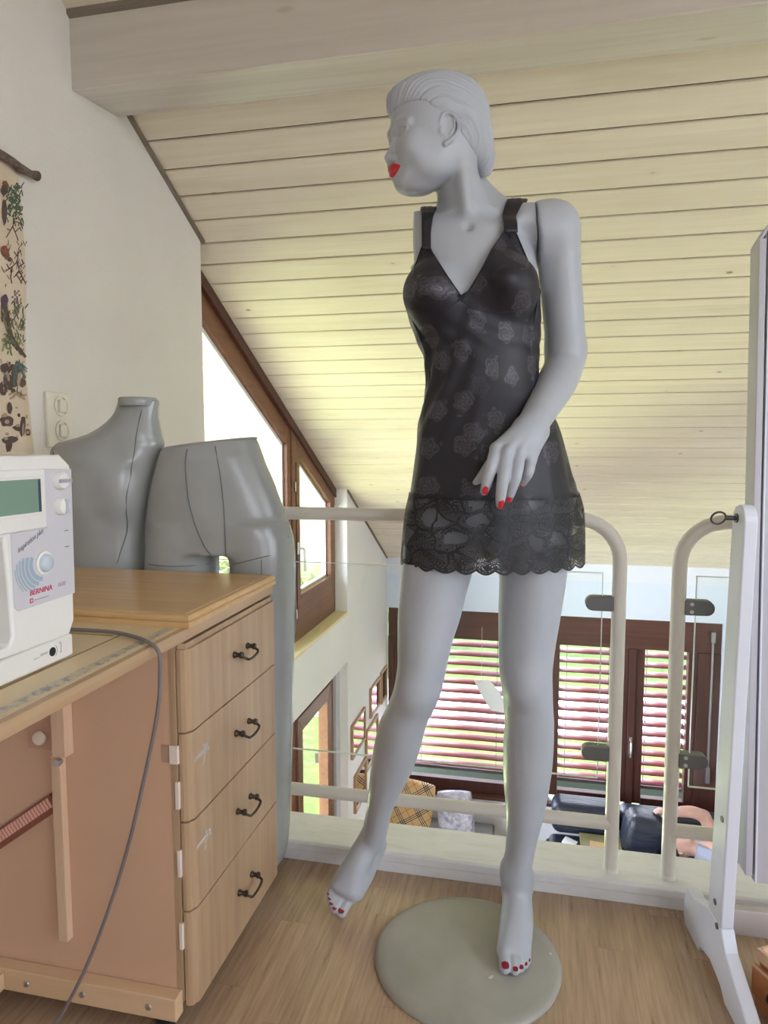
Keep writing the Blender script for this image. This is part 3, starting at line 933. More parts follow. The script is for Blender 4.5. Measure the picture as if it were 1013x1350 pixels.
# ---- head: frame (forward, towards the photographer, up)
HC = LP(578, 178, 1.42); TH = math.radians(72)
hf = np.array([-math.sin(TH), -math.cos(TH), 0]); hn = np.array([math.cos(TH), -math.sin(TH), 0]); hu = np.array([0, 0, 1.0])
RH = np.array([hf, hn, hu])
def HP(s, n, t): return HC + hf * s + hn * n + hu * t
hk = np.array([(.1045, .004, -.012, .008), (.1015, .024, -.031, .027), (.095, .044, -.048, .044), (.083, .067, -.066, .060), (.06, .085, -.080, .0685), (.03, .0925, -.087, .0735), (.0, .0945, -.088, .0745), (-.022, .0905, -.086, .0735),
    (-.04, .0905, -.080, .071), (-.06, .0915, -.064, .066), (-.075, .0895, -.040, .0595), (-.09, .0845, -.018, .0515), (-.101, .0795, .000, .041), (-.108, .0745, .010, .033), (-.1135, .067, .022, .023), (-.117, .056, .034, .010)])
_f, _b, _w = [spl(hk[:, 0], hk[:, j]) for j in (1, 2, 3)]
def head_fn(p, g=0.0):
    q = [p[i] - HC[i] for i in range(3)]
    s = q[0] * hf[0] + q[1] * hf[1]; n = q[0] * hn[0] + q[1] * hn[1]; t = q[2]
    t = t + 0 * s
    fr, bk, w = _f(t) + g, _b(t) - g, _w(t) + g
    c = (fr + bk) / 2 + np.where(t > -.03, 0.0, 0.0); a = (fr - bk) / 2
    # the widest point sits behind the middle: the face narrows to the front
    u = (s - c) / a; ww = w * (1 - 0.10 * np.clip(u, 0, 1) ** 2)
    v = n / ww
    e = 2.35
    k0 = (np.abs(u) ** e + np.abs(v) ** e + 1e-12) ** (1 / e)
    d = (k0 - 1) * np.minimum(a, ww) * .92
    return smax(d, np.maximum(hk[:, 0].min() - .001 - g - t, t - hk[:, 0].max() - .003 - g), .007)
Fb.add(head_fn, HC - np.array([.13, .13, .122]), HC + np.array([.13, .13, .112]), .012, .03)
for sg in (1, -1):
    Fb.ell(HP(.066, sg * .040, -.046), (.024, .022, .024), .02, R=RH)           # cheek
    Fb.ell(HP(.1000, sg * .031, -.0175), (.0125, .017, .0095), .012, R=RH, op='s')     # eye socket
    Fb.chain([HP(.0925, sg * .012, -.006), HP(.0900, sg * .028, -.001), HP(.080, sg * .046, -.006)], [.0022, .0024, .002], .016)
    Fb.ell(HP(.0755, sg * .0315, -.0195), (.0135, .0150, .0125), .002, R=RH)
    def lidpt(a, r=.0145, up=1.0):
        y = .0315 + math.cos(a) * .0150; z = -.0195 + math.sin(a) * .0078 * up
        x = .0755 + .0135 * math.sqrt(max(0.05, 1 - (math.cos(a)) ** 2 * .93 - (math.sin(a) * .6) ** 2 * .5)) + .0004
        return HP(x, sg * y, z)
    def lp(a, ry, rz, dx=0.0):
        y = .0315 + math.cos(a) * ry; z = -.0195 + math.sin(a) * rz + .0012 * math.cos(a)
        e = 1 - ((y - .0315) / .0165) ** 2 - ((z + .0195) / .0150) ** 2
        return HP(.0755 + .0142 * math.sqrt(max(e, .02)) + dx, sg * y, z)
    up_ = np.linspace(.05, math.pi - .05, 11); dn_ = np.linspace(math.pi + .1, 2 * math.pi - .1, 11)
    Fb.chain([lp(a, .0155, .0082, .0006) for a in up_], [.0014] + [.0026] * 9 + [.0014], .0015)          # upper lid
    Fb.chain([lp(a, .0150, .0070, .0002) for a in dn_], [.0008] + [.0014] * 9 + [.0008], .0018)          # lower lid
    Fb.chain([lp(a, .0142, .0058, .0012) for a in up_], [.0006] + [.0016] * 9 + [.0006], .0008, op='s')  # crease under the lid
    Fb.chain([lp(a, .0172, .0112, .0004) for a in up_[1:-1]], [.0006] + [.0016] * 7 + [.0006], .0012, op='s')   # fold above the lid
    # nostril wings
    Fb.ell(HP(.0935, sg * .0105, -.0585), (.0105, .0065, .0075), .005, R=RH)
    Fb.ell(HP(.0995, sg * .0062, -.0660), (.0065, .0034, .0040), .002, R=RH, op='s')
    # jaw corner
    Fb.ell(HP(.026, sg * .046, -.070), (.030, .014, .024), .025, R=RH)
    # ear
    Fb.ell(HP(.008, sg * .0705, -.020), (.0150, .0050, .0260), .004, R=RH)
    hel = [(.0245, .069, -.020), (.0255, .0715, -.008), (.020, .0745, .0035), (.010, .0765, .0065), (-.001, .0785, .0015), (-.0075, .0795, -.010), (-.0075, .0790, -.022), (-.001, .0770, -.033), (.008, .0745, -.042), (.016, .0720, -.0475)]
    Fb.chain([HP(a, sg * b, c) for a, b, c in hel], [.0026, .0032, .0036, .0037, .0037, .0036, .0036, .0036, .0042, .0046], .002, .0015)
    Fb.ell(HP(.0135, sg * .0800, -.017), (.0085, .0060, .0165), .004, R=RH, op='s')
    Fb.ell(HP(.0245, sg * .0715, -.025), (.0040, .0035, .0060), .003, R=RH)
    Fb.chain([HP(.0005, sg * .0765, -.004), HP(-.0005, sg * .0765, -.018), HP(.007, sg * .0755, -.031)], [.0022, .0024, .0022], .002, .001)
Fb.chain([HP(.0880, 0, -.012), HP(.0925, 0, -.030), HP(.0985, 0, -.045), HP(.1015, 0, -.0545)], [.0045, .0050, .0060, .0078], .008)   # nose
Fb.ell(HP(.1020, 0, -.0560), (.0082, .0068, .0066), .004, R=RH)
Fb.ell(HP(.0680, 0, -.0990), (.0130, .016, .0120), .030, R=RH)                  # chin
Fb.ell(HP(.0850, 0, -.0795), (.0090, .015, .012), .014, R=RH)                  # mouth swell
Fb.cone(HP(.0885, -.019, -.0795), HP(.0885, .019, -.0795), .0016, k=.002, op='s')

# ---- feet
def toe_row(F, pts, k=.004):
    for (a, b, c, ra, rb, rc) in pts: F.chain([a, b, c], [ra, rb, rc], k, .003)
def GX(px, d): return LP(px, 1250, d)[0]
zf = PLATE + .001
# standing foot
Fb.ell((GX(681, 1.45), 1.448, zf + .029), (.0285, .034, .030), .02)
Fb.chain([LP(680, 1172, 1.42), (GX(676, 1.375), 1.372, zf + .045), (GX(667, 1.30), 1.300, zf + .021)], [.0235, .0255, .018], .014, .012)
Fb.chain([LP(683, 1175, 1.425), (GX(683, 1.37), 1.372, zf + .040), (GX(681, 1.30), 1.300, zf + .018)], [.0235, .0255, .016], .014, .012)
Fb.chain([LP(684, 1180, 1.43), (GX(688, 1.38), 1.380, zf + .030), (GX(692, 1.31), 1.310, zf + .015)], [.0225, .0220, .013], .014, .012)
Fb.ell(LP(665.5, 1150, 1.415), (.006, .013, .018), .025)
Fb.ell(LP(698, 1158, 1.43), (.006, .013, .016), .025)
toesL = []
for (px, d, r, pxb, db) in ((667, 1.2585, .0118, 665, 1.300), (680.5, 1.2560, .0088, 675.5, 1.300), (688, 1.2630, .0082, 682.5, 1.302), (693.3, 1.2730, .0076, 689, 1.306), (697.2, 1.2850, .0070, 694.5, 1.312)):
    a = np.array([GX(pxb, db), db, zf + .017]); c = np.array([GX(px, d), d + r * .6, zf + r]); b = (a + c) / 2 + np.array([0, 0, .004])
    Fb.chain([a, b, c], [r * 1.08, r * .98, r], .0045, .004); toesL.append((c, r))
# trailing foot, on tiptoe
Fb.ell(LP(491, 1113, 1.547), (.024, .034, .032), .025)
an = LP(490, 1104, 1.507)
Fb.chain([an, LP(474, 1140, 1.482), LP(463.5, 1173, 1.458)], [.0215, .0245, .0185], .012, .012)
Fb.chain([an, LP(469, 1141, 1.484), LP(452, 1171, 1.461)], [.0215, .0245, .0165], .012, .012)
Fb.chain([an, LP(465, 1139, 1.488), LP(443.5, 1167, 1.466)], [.0205, .0205, .0125], .012, .012)
Fb.chain([LP(496, 1114, 1.545), LP(482, 1152, 1.495), LP(470, 1178, 1.462)], [.022, .020, .016], .02, .012)
toesR = []
for (px, py, d, r, pbx, pby, db) in ((450.5, 1203, 1.4400, .0112, 465, 1182, 1.460), (441.5, 1199, 1.4420, .0086, 456, 1178, 1.462), (437.5, 1192.5, 1.4480, .0080, 450, 1174, 1.464), (435.3, 1186, 1.4540, .0074, 445, 1170, 1.467), (434.5, 1179.5, 1.4600, .0068, 441, 1166, 1.470)):
    c = LP(px, py, d); c[2] = max(c[2], r + .0005)
    a = LP(pbx, pby, db); b = (a + c) / 2 + np.array([0, 0, .003])
    Fb.chain([a, b, c], [r * 1.05, r * .98, r], .0045, .004); toesR.append((c, r))

V, Q = Fb.mesh(relax=2)
def orient(V, Q):
    a, b, c, d = [V[Q[:, i]] for i in range(4)]
    v = np.einsum('ij,ij->i', a, np.cross(b, c)).sum() + np.einsum('ij,ij->i', a, np.cross(c, d)).sum()
    return Q if v > 0 else Q[:, ::-1]
Q = orient(V, Q)
skin = NT('mannequin_paint')
_n = skin.noise(skin.coord(), 90, 3, 0.6)
skin.base(skin.ramp(skin.noise(skin.coord(), 7, 4, 0.6), [(0.3, rgb8(170, 175, 182)), (0.7, rgb8(178, 182, 188))]))
skin.rough(0.42); skin.bump(_n, 0.06, 0.001)
M_SKIN = skin.mat
body = np_mesh('body', V - M_ORG, Q, M_SKIN, mann)
M_NAIL = simple('red_nail_polish', rgb8(196, 28, 52), 0.18, coat=0.6)
M_TOENAIL = simple('dark_red_nail_polish', rgb8(140, 16, 44), 0.18, coat=0.6)
M_LIP = simple('red_lip_paint', rgb8(196, 32, 46), 0.3, coat=0.3)

def field_obj(name, F, mat, parent, relax=2):
    V, Q = F.mesh(relax); Q = orient(V, Q)
    return np_mesh(name, V - M_ORG, Q, mat, parent)

# ---- lips
lo, hi = HP(.06, 0, -.1) - .03, HP(.11, 0, -.06) + .03
c0 = HP(.091, 0, -.079)
Fl = Field(*[axis_arr([(c0[i] - w, c0[i] + w, .0008)]) for i, w in ((0, .024), (1, .034), (2, .020))])
for sg in (1, -1):
    Fl.chain([HP(.0945, 0, -.0748), HP(.0945, sg * .005, -.0736), HP(.0925, sg * .013, -.0745), HP(.0868, sg * .0235, -.0768)], [.0052, .0056, .0048, .0016], .0015, .001)
    Fl.chain([HP(.0920, 0, -.0853), HP(.0912, sg * .007, -.0848), HP(.0890, sg * .015, -.0818), HP(.0865, sg * .0228, -.0776)], [.0062, .0060, .0046, .0014], .0015, .001)
Fl.chain([HP(.0868, -.0225, -.0772), HP(.0925, -.010, -.0795), HP(.0940, 0, -.0798), HP(.0925, .010, -.0795), HP(.0868, .0225, -.0772)], [.0012, .0040, .0042, .0040, .0012], .001)
lips_o = field_obj('lips', Fl, M_LIP, mann, 1); lips_o['label'] = 'red painted lips'; lips_o.location = tuple(hf * .0014)

# ---- hair
hx = axis_arr([(HC[0] - .125, HC[0] + .140, .0013)]); hy = axis_arr([(HC[1] - .105, HC[1] + .115, .0013)]); hz = axis_arr([(HC[2] - .090, HC[2] + .120, .0013)])
Fh = Field(hx, hy, hz)
p = (hx[:, None, None], hy[None, :, None], hz[None, None, :])
q = [p[i] - HC[i] for i in range(3)]
S_ = q[0] * hf[0] + q[1] * hf[1] + 0 * q[2]; N_ = q[0] * hn[0] + q[1] * hn[1] + 0 * q[2]; T_ = q[2] + 0 * S_
base = head_fn(p, 0.0)
side = np.clip(np.abs(N_) / .07, 0, 1)
grow0 = .0095 - .0025 * side
grow0 = grow0 + .004 * np.exp(-((S_ - .09) / .03) ** 2) * np.exp(-((T_ - .055) / .03) ** 2)
roll = None
for (a, b, ra, rb) in (((-.070, .050), (-.086, -.005), .026, .024), ((-.086, -.005), (-.0955, -.040), .024, .022), ((-.0955, -.040), (-.1015, -.060), .022, .014)):
    for n0 in (-.022, .022):
        e = sd_cone((S_, N_, T_), (a[0] + .008, n0, a[1]), (b[0] + .008, n0 * .8, b[1]), ra, rb)
        roll = e if roll is None else smin(roll, e, .012)
# outline of the hair in side view: (forward, up)
poly = np.array([(.150, .020), (.0990, .0190), (.0945, .0290), (.0840, .0300), (.0660, .0285), (.0514, .0260), (.0423, .0180), (.0289, .0085), (.0184, .0060), (.0000, .0050), (-.0075, -.0040), (-.0135, -.0240), (-.0327, -.0400), (-.0540, -.0500), (-.074, -.054), (-.0800, -.0830), (-.150, -.083), (-.150, .15), (.150, .15)])
def poly_sd(x, y, P):
    d = np.full(x.shape, 1e9); inside = np.zeros(x.shape, bool)
    n = len(P)
    for i in range(n):
        a, b = P[i], P[(i + 1) % n]; e = b - a
        t = np.clip(((x - a[0]) * e[0] + (y - a[1]) * e[1]) / (e @ e), 0, 1)
        d = np.minimum(d, (x - a[0] - t * e[0]) ** 2 + (y - a[1] - t * e[1]) ** 2)
        c = (a[1] > y) != (b[1] > y)
        with np.errstate(divide='ignore', invalid='ignore'):
            xi = a[0] + (y - a[1]) / (b[1] - a[1] if b[1] != a[1] else 1e-9) * e[0]
        inside ^= c & (x < xi)
    return np.where(inside, -np.sqrt(d), np.sqrt(d))
psd = poly_sd(S_, T_, poly)
edge = np.clip(-psd / .034, 0, 1)
shell = base - grow0 * (.10 + .90 * edge ** .8)
h = smax(shell, psd, .006)
h = smin(h, roll, .012)
h = smax(h, T_ - .1125 + (S_ + .018) ** 2 / .32 + N_ ** 2 / .22, .008)
# combed strands sweeping back from the brow and down to the nape
rho = np.sqrt((S_ - .020) ** 2 + (T_ + .080) ** 2)
az = np.arctan2(T_ + .080, S_ - .020)
w_ = N_ * 1.0 - rho
w_ = w_ + .0040 * np.sin(5.0 * az + 25 * N_) + .0016 * np.sin(11 * az - 40 * N_ + 1.0)
st = .55 * np.sin(w_ * 2 * np.pi / .0100) + .30 * np.sin(w_ * 2 * np.pi / .0062 + 1.7) + .5 * np.sin(w_ * 2 * np.pi / .021 + .6)
h = h + st * .00145 * np.clip(.45 + edge, 0, 1)
Fh.F = h.astype(np.float32)
hair = field_obj('hair', Fh, M_SKIN, mann, 1)
hair['label'] = 'sculpted swept-back grey hair'
del Fh, S_, N_, T_, base, shell, roll, psd, h, rho, az, w_, st, edge, grow0

# ---- arm (detachable: a seam at the shoulder and one at the wrist)
def chainpx(F, rows, k, kk):
    F.chain([LP(x, y, d) for x, y, d, r in rows], [pr(r, d) for x, y, d, r in rows], k, kk)
Fa = Field(axis_arr([(.22, .44, .0028)]), axis_arr([(1.22, 1.56, .0028)]), axis_arr([(1.03, 1.53, .0030)]))
Fa.ell(LP(726, 304, 1.432), (pr(35, 1.432), .050, pr(37, 1.43)), .0)
Fa.ell(LP(706, 306, 1.432), (pr(30, 1.432), .050, pr(34, 1.43)), .02)
chainpx(Fa, [(733, 300, 1.432, 27.5), (737, 340, 1.44, 27.2), (741, 390, 1.45, 26.2), (744, 430, 1.455, 25.6), (746, 462, 1.455, 24.2)], .02, .02)
chainpx(Fa, [(746, 462, 1.455, 24.2), (744.5, 480, 1.45, 24.5), (735, 503, 1.41, 25.5), (721, 528, 1.357, 23.0), (706, 553.5, 1.305, 20.6), (697, 568, 1.275, 20)], .02, .02)
zz_hi = 1.6
def armcut(p):
    seam = XCUTR + .0016 + np.clip((LP(702, 300, 1.43)[2] - p[2]), 0, 1) * 0.20
    return (seam - p[0]) + 0 * p[1]
Fa.add(armcut, np.array([.2, 1.2, LP(710, 352, 1.43)[2]]), np.array([.44, 1.6, 1.53]), 0.0, 0.0, 'i')
wa, wb = LP(711.5, 544.5, 1.325), LP(706, 553.5, 1.305)
wdir = (wb - wa) / np.linalg.norm(wb - wa)
def wcut(s):
    return lambda p: s * ((p[0] - wb[0]) * wdir[0] + (p[1] - wb[1]) * wdir[1] + (p[2] - wb[2]) * wdir[2])
Fa.add(wcut(1), np.array([.22, 1.2, 1.0]), np.array([.36, 1.40, 1.16]), 0.0, 0.0, 'i')
arm = field_obj('arm', Fa, M_SKIN, mann, 3)

# ---- hand
Fd = Field(axis_arr([(.135, .31, .0012)]), axis_arr([(1.19, 1.35, .0012)]), axis_arr([(.90, 1.13, .0012)]))
DZ = -.004
def hp(x, y, d): return LP(x, y, d + DZ)
def hchain(rows, k=.006, kk=.004):
    Fd.chain([hp(x, y, d) for x, y, d, r in rows], [r for x, y, d, r in rows], k, kk)
# wrist and back of the hand
Fd.chain([LP(710, 547, 1.314), LP(704, 557, 1.297), hp(697, 566, 1.284)], [pr(20.6, 1.31), pr(20.4, 1.30), .0235], .004, .01)
hchain([(693, 562, 1.283, .0185), (676, 577, 1.262, .0165), (655.5, 592, 1.250, .0125)], .012, .008)
hchain([(700, 564, 1.282, .0185), (684, 580, 1.258, .0165), (668.5, 596.5, 1.242, .0125)], .012, .008)
hchain([(705, 567, 1.283, .0185), (694, 583, 1.262, .0165), (685, 598.5, 1.246, .0122)], .012, .008)
hchain([(711, 570, 1.285, .0180), (704, 587, 1.270, .0155), (699.5, 606, 1.262, .0112)], .012, .008)
hchain([(690, 568, 1.290, .0200), (676, 588, 1.280, .0180)], .012, .008)
hchain([(704, 572, 1.292, .0190), (694, 594, 1.282, .0170)], .012, .008)
# fingers
hchain([(655.5, 592, 1.250, .0122), (646.3, 621, 1.225, .0110), (641.2, 640, 1.223, .0090), (638.7, 648, 1.226, .0072)], .005)
hchain([(668.5, 596.5, 1.242, .0122), (663.5, 632, 1.213, .0108), (660.3, 655, 1.214, .0090), (659.4, 665.5, 1.219, .0070)], .005)
hchain([(685, 598.5, 1.246, .0118), (680.8, 626, 1.220, .0106), (674, 648, 1.226, .0088), (670.8, 657.5, 1.233, .0068)], .005)
hchain([(699.5, 606, 1.262, .0110), (697, 622, 1.246, .0098), (691, 633.5, 1.256, .0082), (687.5, 638.5, 1.264, .0064)], .005)
hchain([(684, 572, 1.290, .0165), (660, 598, 1.288, .0145), (641.5, 621, 1.274, .0108), (632, 632.0, 1.268, .0078), (627, 636, 1.266, .0052)], .006, .008)
# knuckles
for x, y, d in ((655, 591, 1.241), (669, 596, 1.232), (685.5, 597.5, 1.237), (700, 604, 1.252)):
    Fd.ell(hp(x, y, d), (.0075, .006, .008), .008)
# tendons
for a, b in (((690, 566, 1.264), (671, 592, 1.232)), ((699, 570, 1.264), (687, 594, 1.237))):
    Fd.cone(hp(*a), hp(*b), .0025, .0035, k=.010)
Fd.add(wcut(-1), np.array([.13, 1.2, 1.0]), np.array([.36, 1.40, 1.16]), 0.0, 0.0, 'i')
Fd.add(lambda p: wcut(-1)(p) + .0010, np.array([.13, 1.2, 1.0]), np.array([.36, 1.40, 1.16]), 0.0, 0.0, 'i')
hand = field_obj('hand', Fd, M_SKIN, mann, 2)

def nail(parent, name, c, axl, nrm, L, Wd, mat, h=.0016, slope=0.0):
    """a small curved nail plate: c centre on the surface, axl along the finger, nrm outwards"""
    axl = np.asarray(axl, float); axl /= np.linalg.norm(axl); nrm = np.asarray(nrm, float); nrm -= axl * (nrm @ axl); nrm /= np.linalg.norm(nrm)
    axl = axl - nrm * slope; axl /= np.linalg.norm(axl); nrm = nrm - axl * (nrm @ axl); nrm /= np.linalg.norm(nrm)
    sd = np.cross(axl, nrm)
    vs, qs = [], []
    nu, nv = 12, 8
    for i in range(nu + 1):
        for j in range(nv + 1):
            u = -1 + 2 * i / nu; v = -1 + 2 * j / nv
            w = Wd * math.sqrt(max(0, 1 - 0.92 * abs(u) ** 3.2))
            z = h * (1 - 0.75 * v * v) * (1 - .45 * u * u)
            vs.append(c + axl * u * L + sd * v * w + nrm * (z - .0004))
    for i in range(nu):
        for j in range(nv):
            a = i * (nv + 1) + j
            qs.append((a, a + nv + 1, a + nv + 2, a + 1))
    n = len(vs)                                    # underside, so that the plate is a closed solid
    vs += [q - nrm * .0012 for q in vs]
    qs += [tuple(n + k for k in q[::-1]) for q in qs]
    ring = [(i * (nv + 1)) for i in range(nu + 1)] + [nu * (nv + 1) + j for j in range(1, nv + 1)] + [i * (nv + 1) + nv for i in range(nu - 1, -1, -1)] + [j for j in range(nv - 1, 0, -1)]
    for k in range(len(ring)):
        a, b = ring[k], ring[(k + 1) % len(ring)]
        qs.append((a, b, b + n, a + n))
    o = np_mesh(name, np.array(vs) - M_ORG, np.array(qs), mat, parent)
    return o
for (x, y, d, r, x2, y2, Ln, Wn) in ((638.9, 645.5, 1.2255, .0078, 641.2, 634, .0078, .0052), (659.6, 663.5, 1.2180, .0075, 660.5, 650, .0088, .0052), (670.6, 656.5, 1.2320, .0072, 674.5, 645, .0075, .0045), (687.3, 638.8, 1.2640, .0066, 691, 633, .0045, .0036)):
    c = hp(x, y, d); t = c - hp(x2, y2, d)
    out = np.array([0.05, -1, -.15])
    o = nail(hand, 'fingernail', c + out / np.linalg.norm(out) * (r + .0010), t, out, Ln, Wn, M_NAIL, slope=.34)
    o['label'] = 'red fingernail'
for lst, dr in ((toesL, (0.0, -1, -.25)), (toesR, (-.35, -.9, -.35))):
    for i, (c, r) in enumerate(lst):
        out = np.array([0, -.62, 1.0]); out /= np.linalg.norm(out)
        o = nail(body, 'toenail', c + out * (r * .99 + .0002), dr, out, r * (.62 if i == 0 else .55), r * (.62 if i == 0 else .58), M_TOENAIL, h=r * .14, slope=.10)
        o['label'] = 'dark red toenail'

# ---- base plate
bp = MB()
bp.lathe([(0, .0), (.186, .0), (.187, .003), (.186, .006), (.178, .0105), (.165, .012), (0, .012)], (0, 0, 0), n=96)
M_PLATE = NT('worn_grey_base')
_v = M_PLATE.coord()
_s = M_PLATE.noise(_v, 6, 4, .6)
_sp = M_PLATE.math('GREATER_THAN', M_PLATE.noise(M_PLATE.coord(loc=(3, 1, 0)), 26, 2, .5), .735)
_c = M_PLATE.ramp(_s, [(.3, rgb8(154, 152, 142)), (.7, rgb8(172, 170, 160))])
M_PLATE.base(M_PLATE.mix(_sp, _c, rgb8(214, 212, 204))); M_PLATE.rough(.38)
bo = bp.build('base_plate', M_PLATE.mat, None, smooth=True, angle=60)
bo.parent = mann; bo['label'] = 'round scuffed grey metal base plate'
# ================================================================ SLIP (worn by the mannequin)
dr_sl = Slices(keys([(300, 552, 700, 1.44, .080), (320, 547, 703, 1.438, .088), (340, 543, 708, 1.434, .095), (360, 540, 711, 1.430, .100), (385, 538, 712.5, 1.428, .103), (418, 538.5, 713.5, 1.424, .104), (436, 544, 713, 1.422, .101),
    (469, 557.5, 711, 1.418, .095), (500, 562, 710.5, 1.416, .094), (525, 559, 716, 1.415, .098), (545, 555, 728, 1.415, .104), (560, 551, 736, 1.415, .109), (600, 547, 747, 1.415, .119), (638, 542, 756, 1.415, .126), (658, 539, 763, 1.415, .129),
    (676, 535.5, 766.5, 1.415, .131), (700, 533.5, 767.5, 1.415, .133), (730, 531.5, 768, 1.415, .135), (760, 530, 768, 1.415, .136)]), rot=0.10)
def dress_sd(x, y, z):
    p = (x, y, z)
    d = dr_sl(p)
    d = smin(d, sd_ell(p, LP(667, 382, 1.360), (.063, .066, .063)), .022)
    d = smin(d, sd_cone(p, LP(667, 372, 1.340), LP(668, 368, 1.300), .040, .016), .030)
    d = smin(d, sd_ell(p, LP(572, 388, 1.366), (.058, .064, .063)), .022)
    d = smin(d, sd_cone(p, LP(569, 385, 1.345), LP(566, 382, 1.312), .036, .018), .030)
    d = smin(d, sd_ell(p, LP(600, 655, 1.475), (.088, .068, .092)), .03)
    d = smin(d, sd_ell(p, LP(706, 655, 1.475), (.088, .068, .092)), .03)
    return d
AX_X = spl([.75, .95, 1.17, 1.45], [LP(650, 740, 1.42)[0], LP(650, 640, 1.42)[0], LP(637, 500, 1.42)[0], LP(626, 330, 1.43)[0]])
AX_D = lambda z: 1.42 + 0 * z
NTH, NZ = 432, 230
ths = np.linspace(0, 2 * np.pi, NTH, endpoint=False)          # 0 = image right, -90 deg = towards the photographer
def body_sd(x, y, z):
    ii, ff = [], []
    for ax, q in zip(Fb.ax, (x, y, z)):
        i = np.clip(np.searchsorted(ax, q) - 1, 0, len(ax) - 2)
        ii.append(i); ff.append(np.clip((q - ax[i]) / (ax[i + 1] - ax[i]), 0, 1))
    v = 0
    for a in (0, 1):
        for b in (0, 1):
            for c in (0, 1):
                v = v + Fb.F[ii[0] + a, ii[1] + b, ii[2] + c] * (ff[0] if a else 1 - ff[0]) * (ff[1] if b else 1 - ff[1]) * (ff[2] if c else 1 - ff[2])
    return np.where((z > 1.30) & (x < XCUTR), v, 1.0)
def radial(th, z):
    """outer radius of the garment at angle th and height z (arrays of equal shape)"""
    cx, cd = AX_X(z), AX_D(z)
    lo_, hi_ = np.full(z.shape, .02), np.full(z.shape, .26)
    for _ in range(22):
        m = (lo_ + hi_) / 2
        px_, py_ = cx + m * np.cos(th), cd + m * np.sin(th)
        s = np.minimum(dress_sd(px_, py_, z), body_sd(px_, py_, z) - .0028)
        ins = s < 0
        lo_ = np.where(ins, m, lo_); hi_ = np.where(ins, hi_, m)
    return (lo_ + hi_) / 2
def garment(th, z, off=0.0, folds=True):
    r = radial(th, z) + off
    if folds:
        # soft drape below the bust, drag lines under the cups, vertical folds at the sides
        low = np.clip((1.16 - z) / .25, 0, 1)
        r = r + .0026 * low * np.sin(9 * th + 14 * (1.1 - z)) * (.4 + .6 * np.cos(th) ** 2) + .0012 * low * np.sin(17 * th - 9 * z)
        mid = np.exp(-((z - 1.24) / .05) ** 2)
        r = r + .0010 * mid * np.sin(150 * (z + .05 * th) + 2 * np.sin(3 * th))
        sd = np.exp(-((np.cos(th) + .75) / .35) ** 2) * np.exp(-((z - 1.17) / .12) ** 2)
        r = r + .0030 * sd * np.sin(70 * (z - .22 * th))
    x, y = AX_X(z) + r * np.cos(th), AX_D(z) + r * np.sin(th)
    return np.stack([x, y, z], -1)
# neckline in front: image-space guide line of the cut, side and back: level
ng_x = [530, 538, 545, 552.5, 556.5, 562, 567, 570.5, 590, 608, 618, 634, 648, 657, 663, 668, 676, 681, 684, 690, 701, 711, 720]
ng_y = [384, 384, 361, 337, 325.5, 325, 325, 333, 364, 390, 384, 357, 330, 317, 307, 304.5, 304.5, 308, 322, 346, 365, 381, 382]
def z_top(ths):
    lo_, hi_ = np.full(ths.shape, 1.24), np.full(ths.shape, 1.455)
    front = np.sin(ths) < .12
    zz = np.linspace(1.25, 1.455, 180)
    T, Zz = np.meshgrid(ths, zz, indexing='ij')
    Pp = garment(T, Zz, folds=False)
    px, py = lproj(Pp)
    inside = py > np.interp(px, ng_x, ng_y)
    k = np.minimum(len(zz) - np.argmax(inside[:, ::-1], axis=1), len(zz) - 1); k = np.where(inside.any(1), k, 1)
    k0 = np.maximum(k - 1, 0)
    f0 = py[np.arange(len(ths)), k0] - np.interp(px[np.arange(len(ths)), k0], ng_x, ng_y)
    f1 = py[np.arange(len(ths)), k] - np.interp(px[np.arange(len(ths)), k], ng_x, ng_y)
    t = np.clip(f0 / np.where(f0 - f1 == 0, 1, f0 - f1), 0, 1)
    zt = zz[k0] + t * (zz[k] - zz[k0])
    back = 1.335 + .02 * np.sin(ths)
    w = np.clip((np.sin(ths) + .22) / .42, 0, 1)
    zside = np.minimum(zt, 1.345)
    return np.where(w > 0, zside * (1 - w) + back * w, zt)
zt = z_top(ths)
ZL = .938                                             # seam between satin and lace
lace_wave = .0045 * np.abs(np.sin(ths * 13)) - .002
vv = np.linspace(0, 1, NZ)
def grid_obj(name, TH, Z, off, mat, solid=0.0, uvr=.12):
    P_ = garment(TH, Z, off)
    n, m = TH.shape
    idx = np.arange(n * m).reshape(n, m)
    a = idx; b = np.roll(idx, -1, 0)
    Qd = np.stack([a[:, :-1], b[:, :-1], b[:, 1:], a[:, 1:]], -1).reshape(-1, 4)
    uvs = np.stack([TH * uvr, Z], -1).reshape(-1, 2)
    o = np_mesh(name, P_.reshape(-1, 3) - M_ORG, Qd, mat, mann, uv=uvs)
    if solid:
        s_ = o.modifiers.new('thickness', 'SOLIDIFY'); s_.thickness = solid; s_.offset = -1
    return o

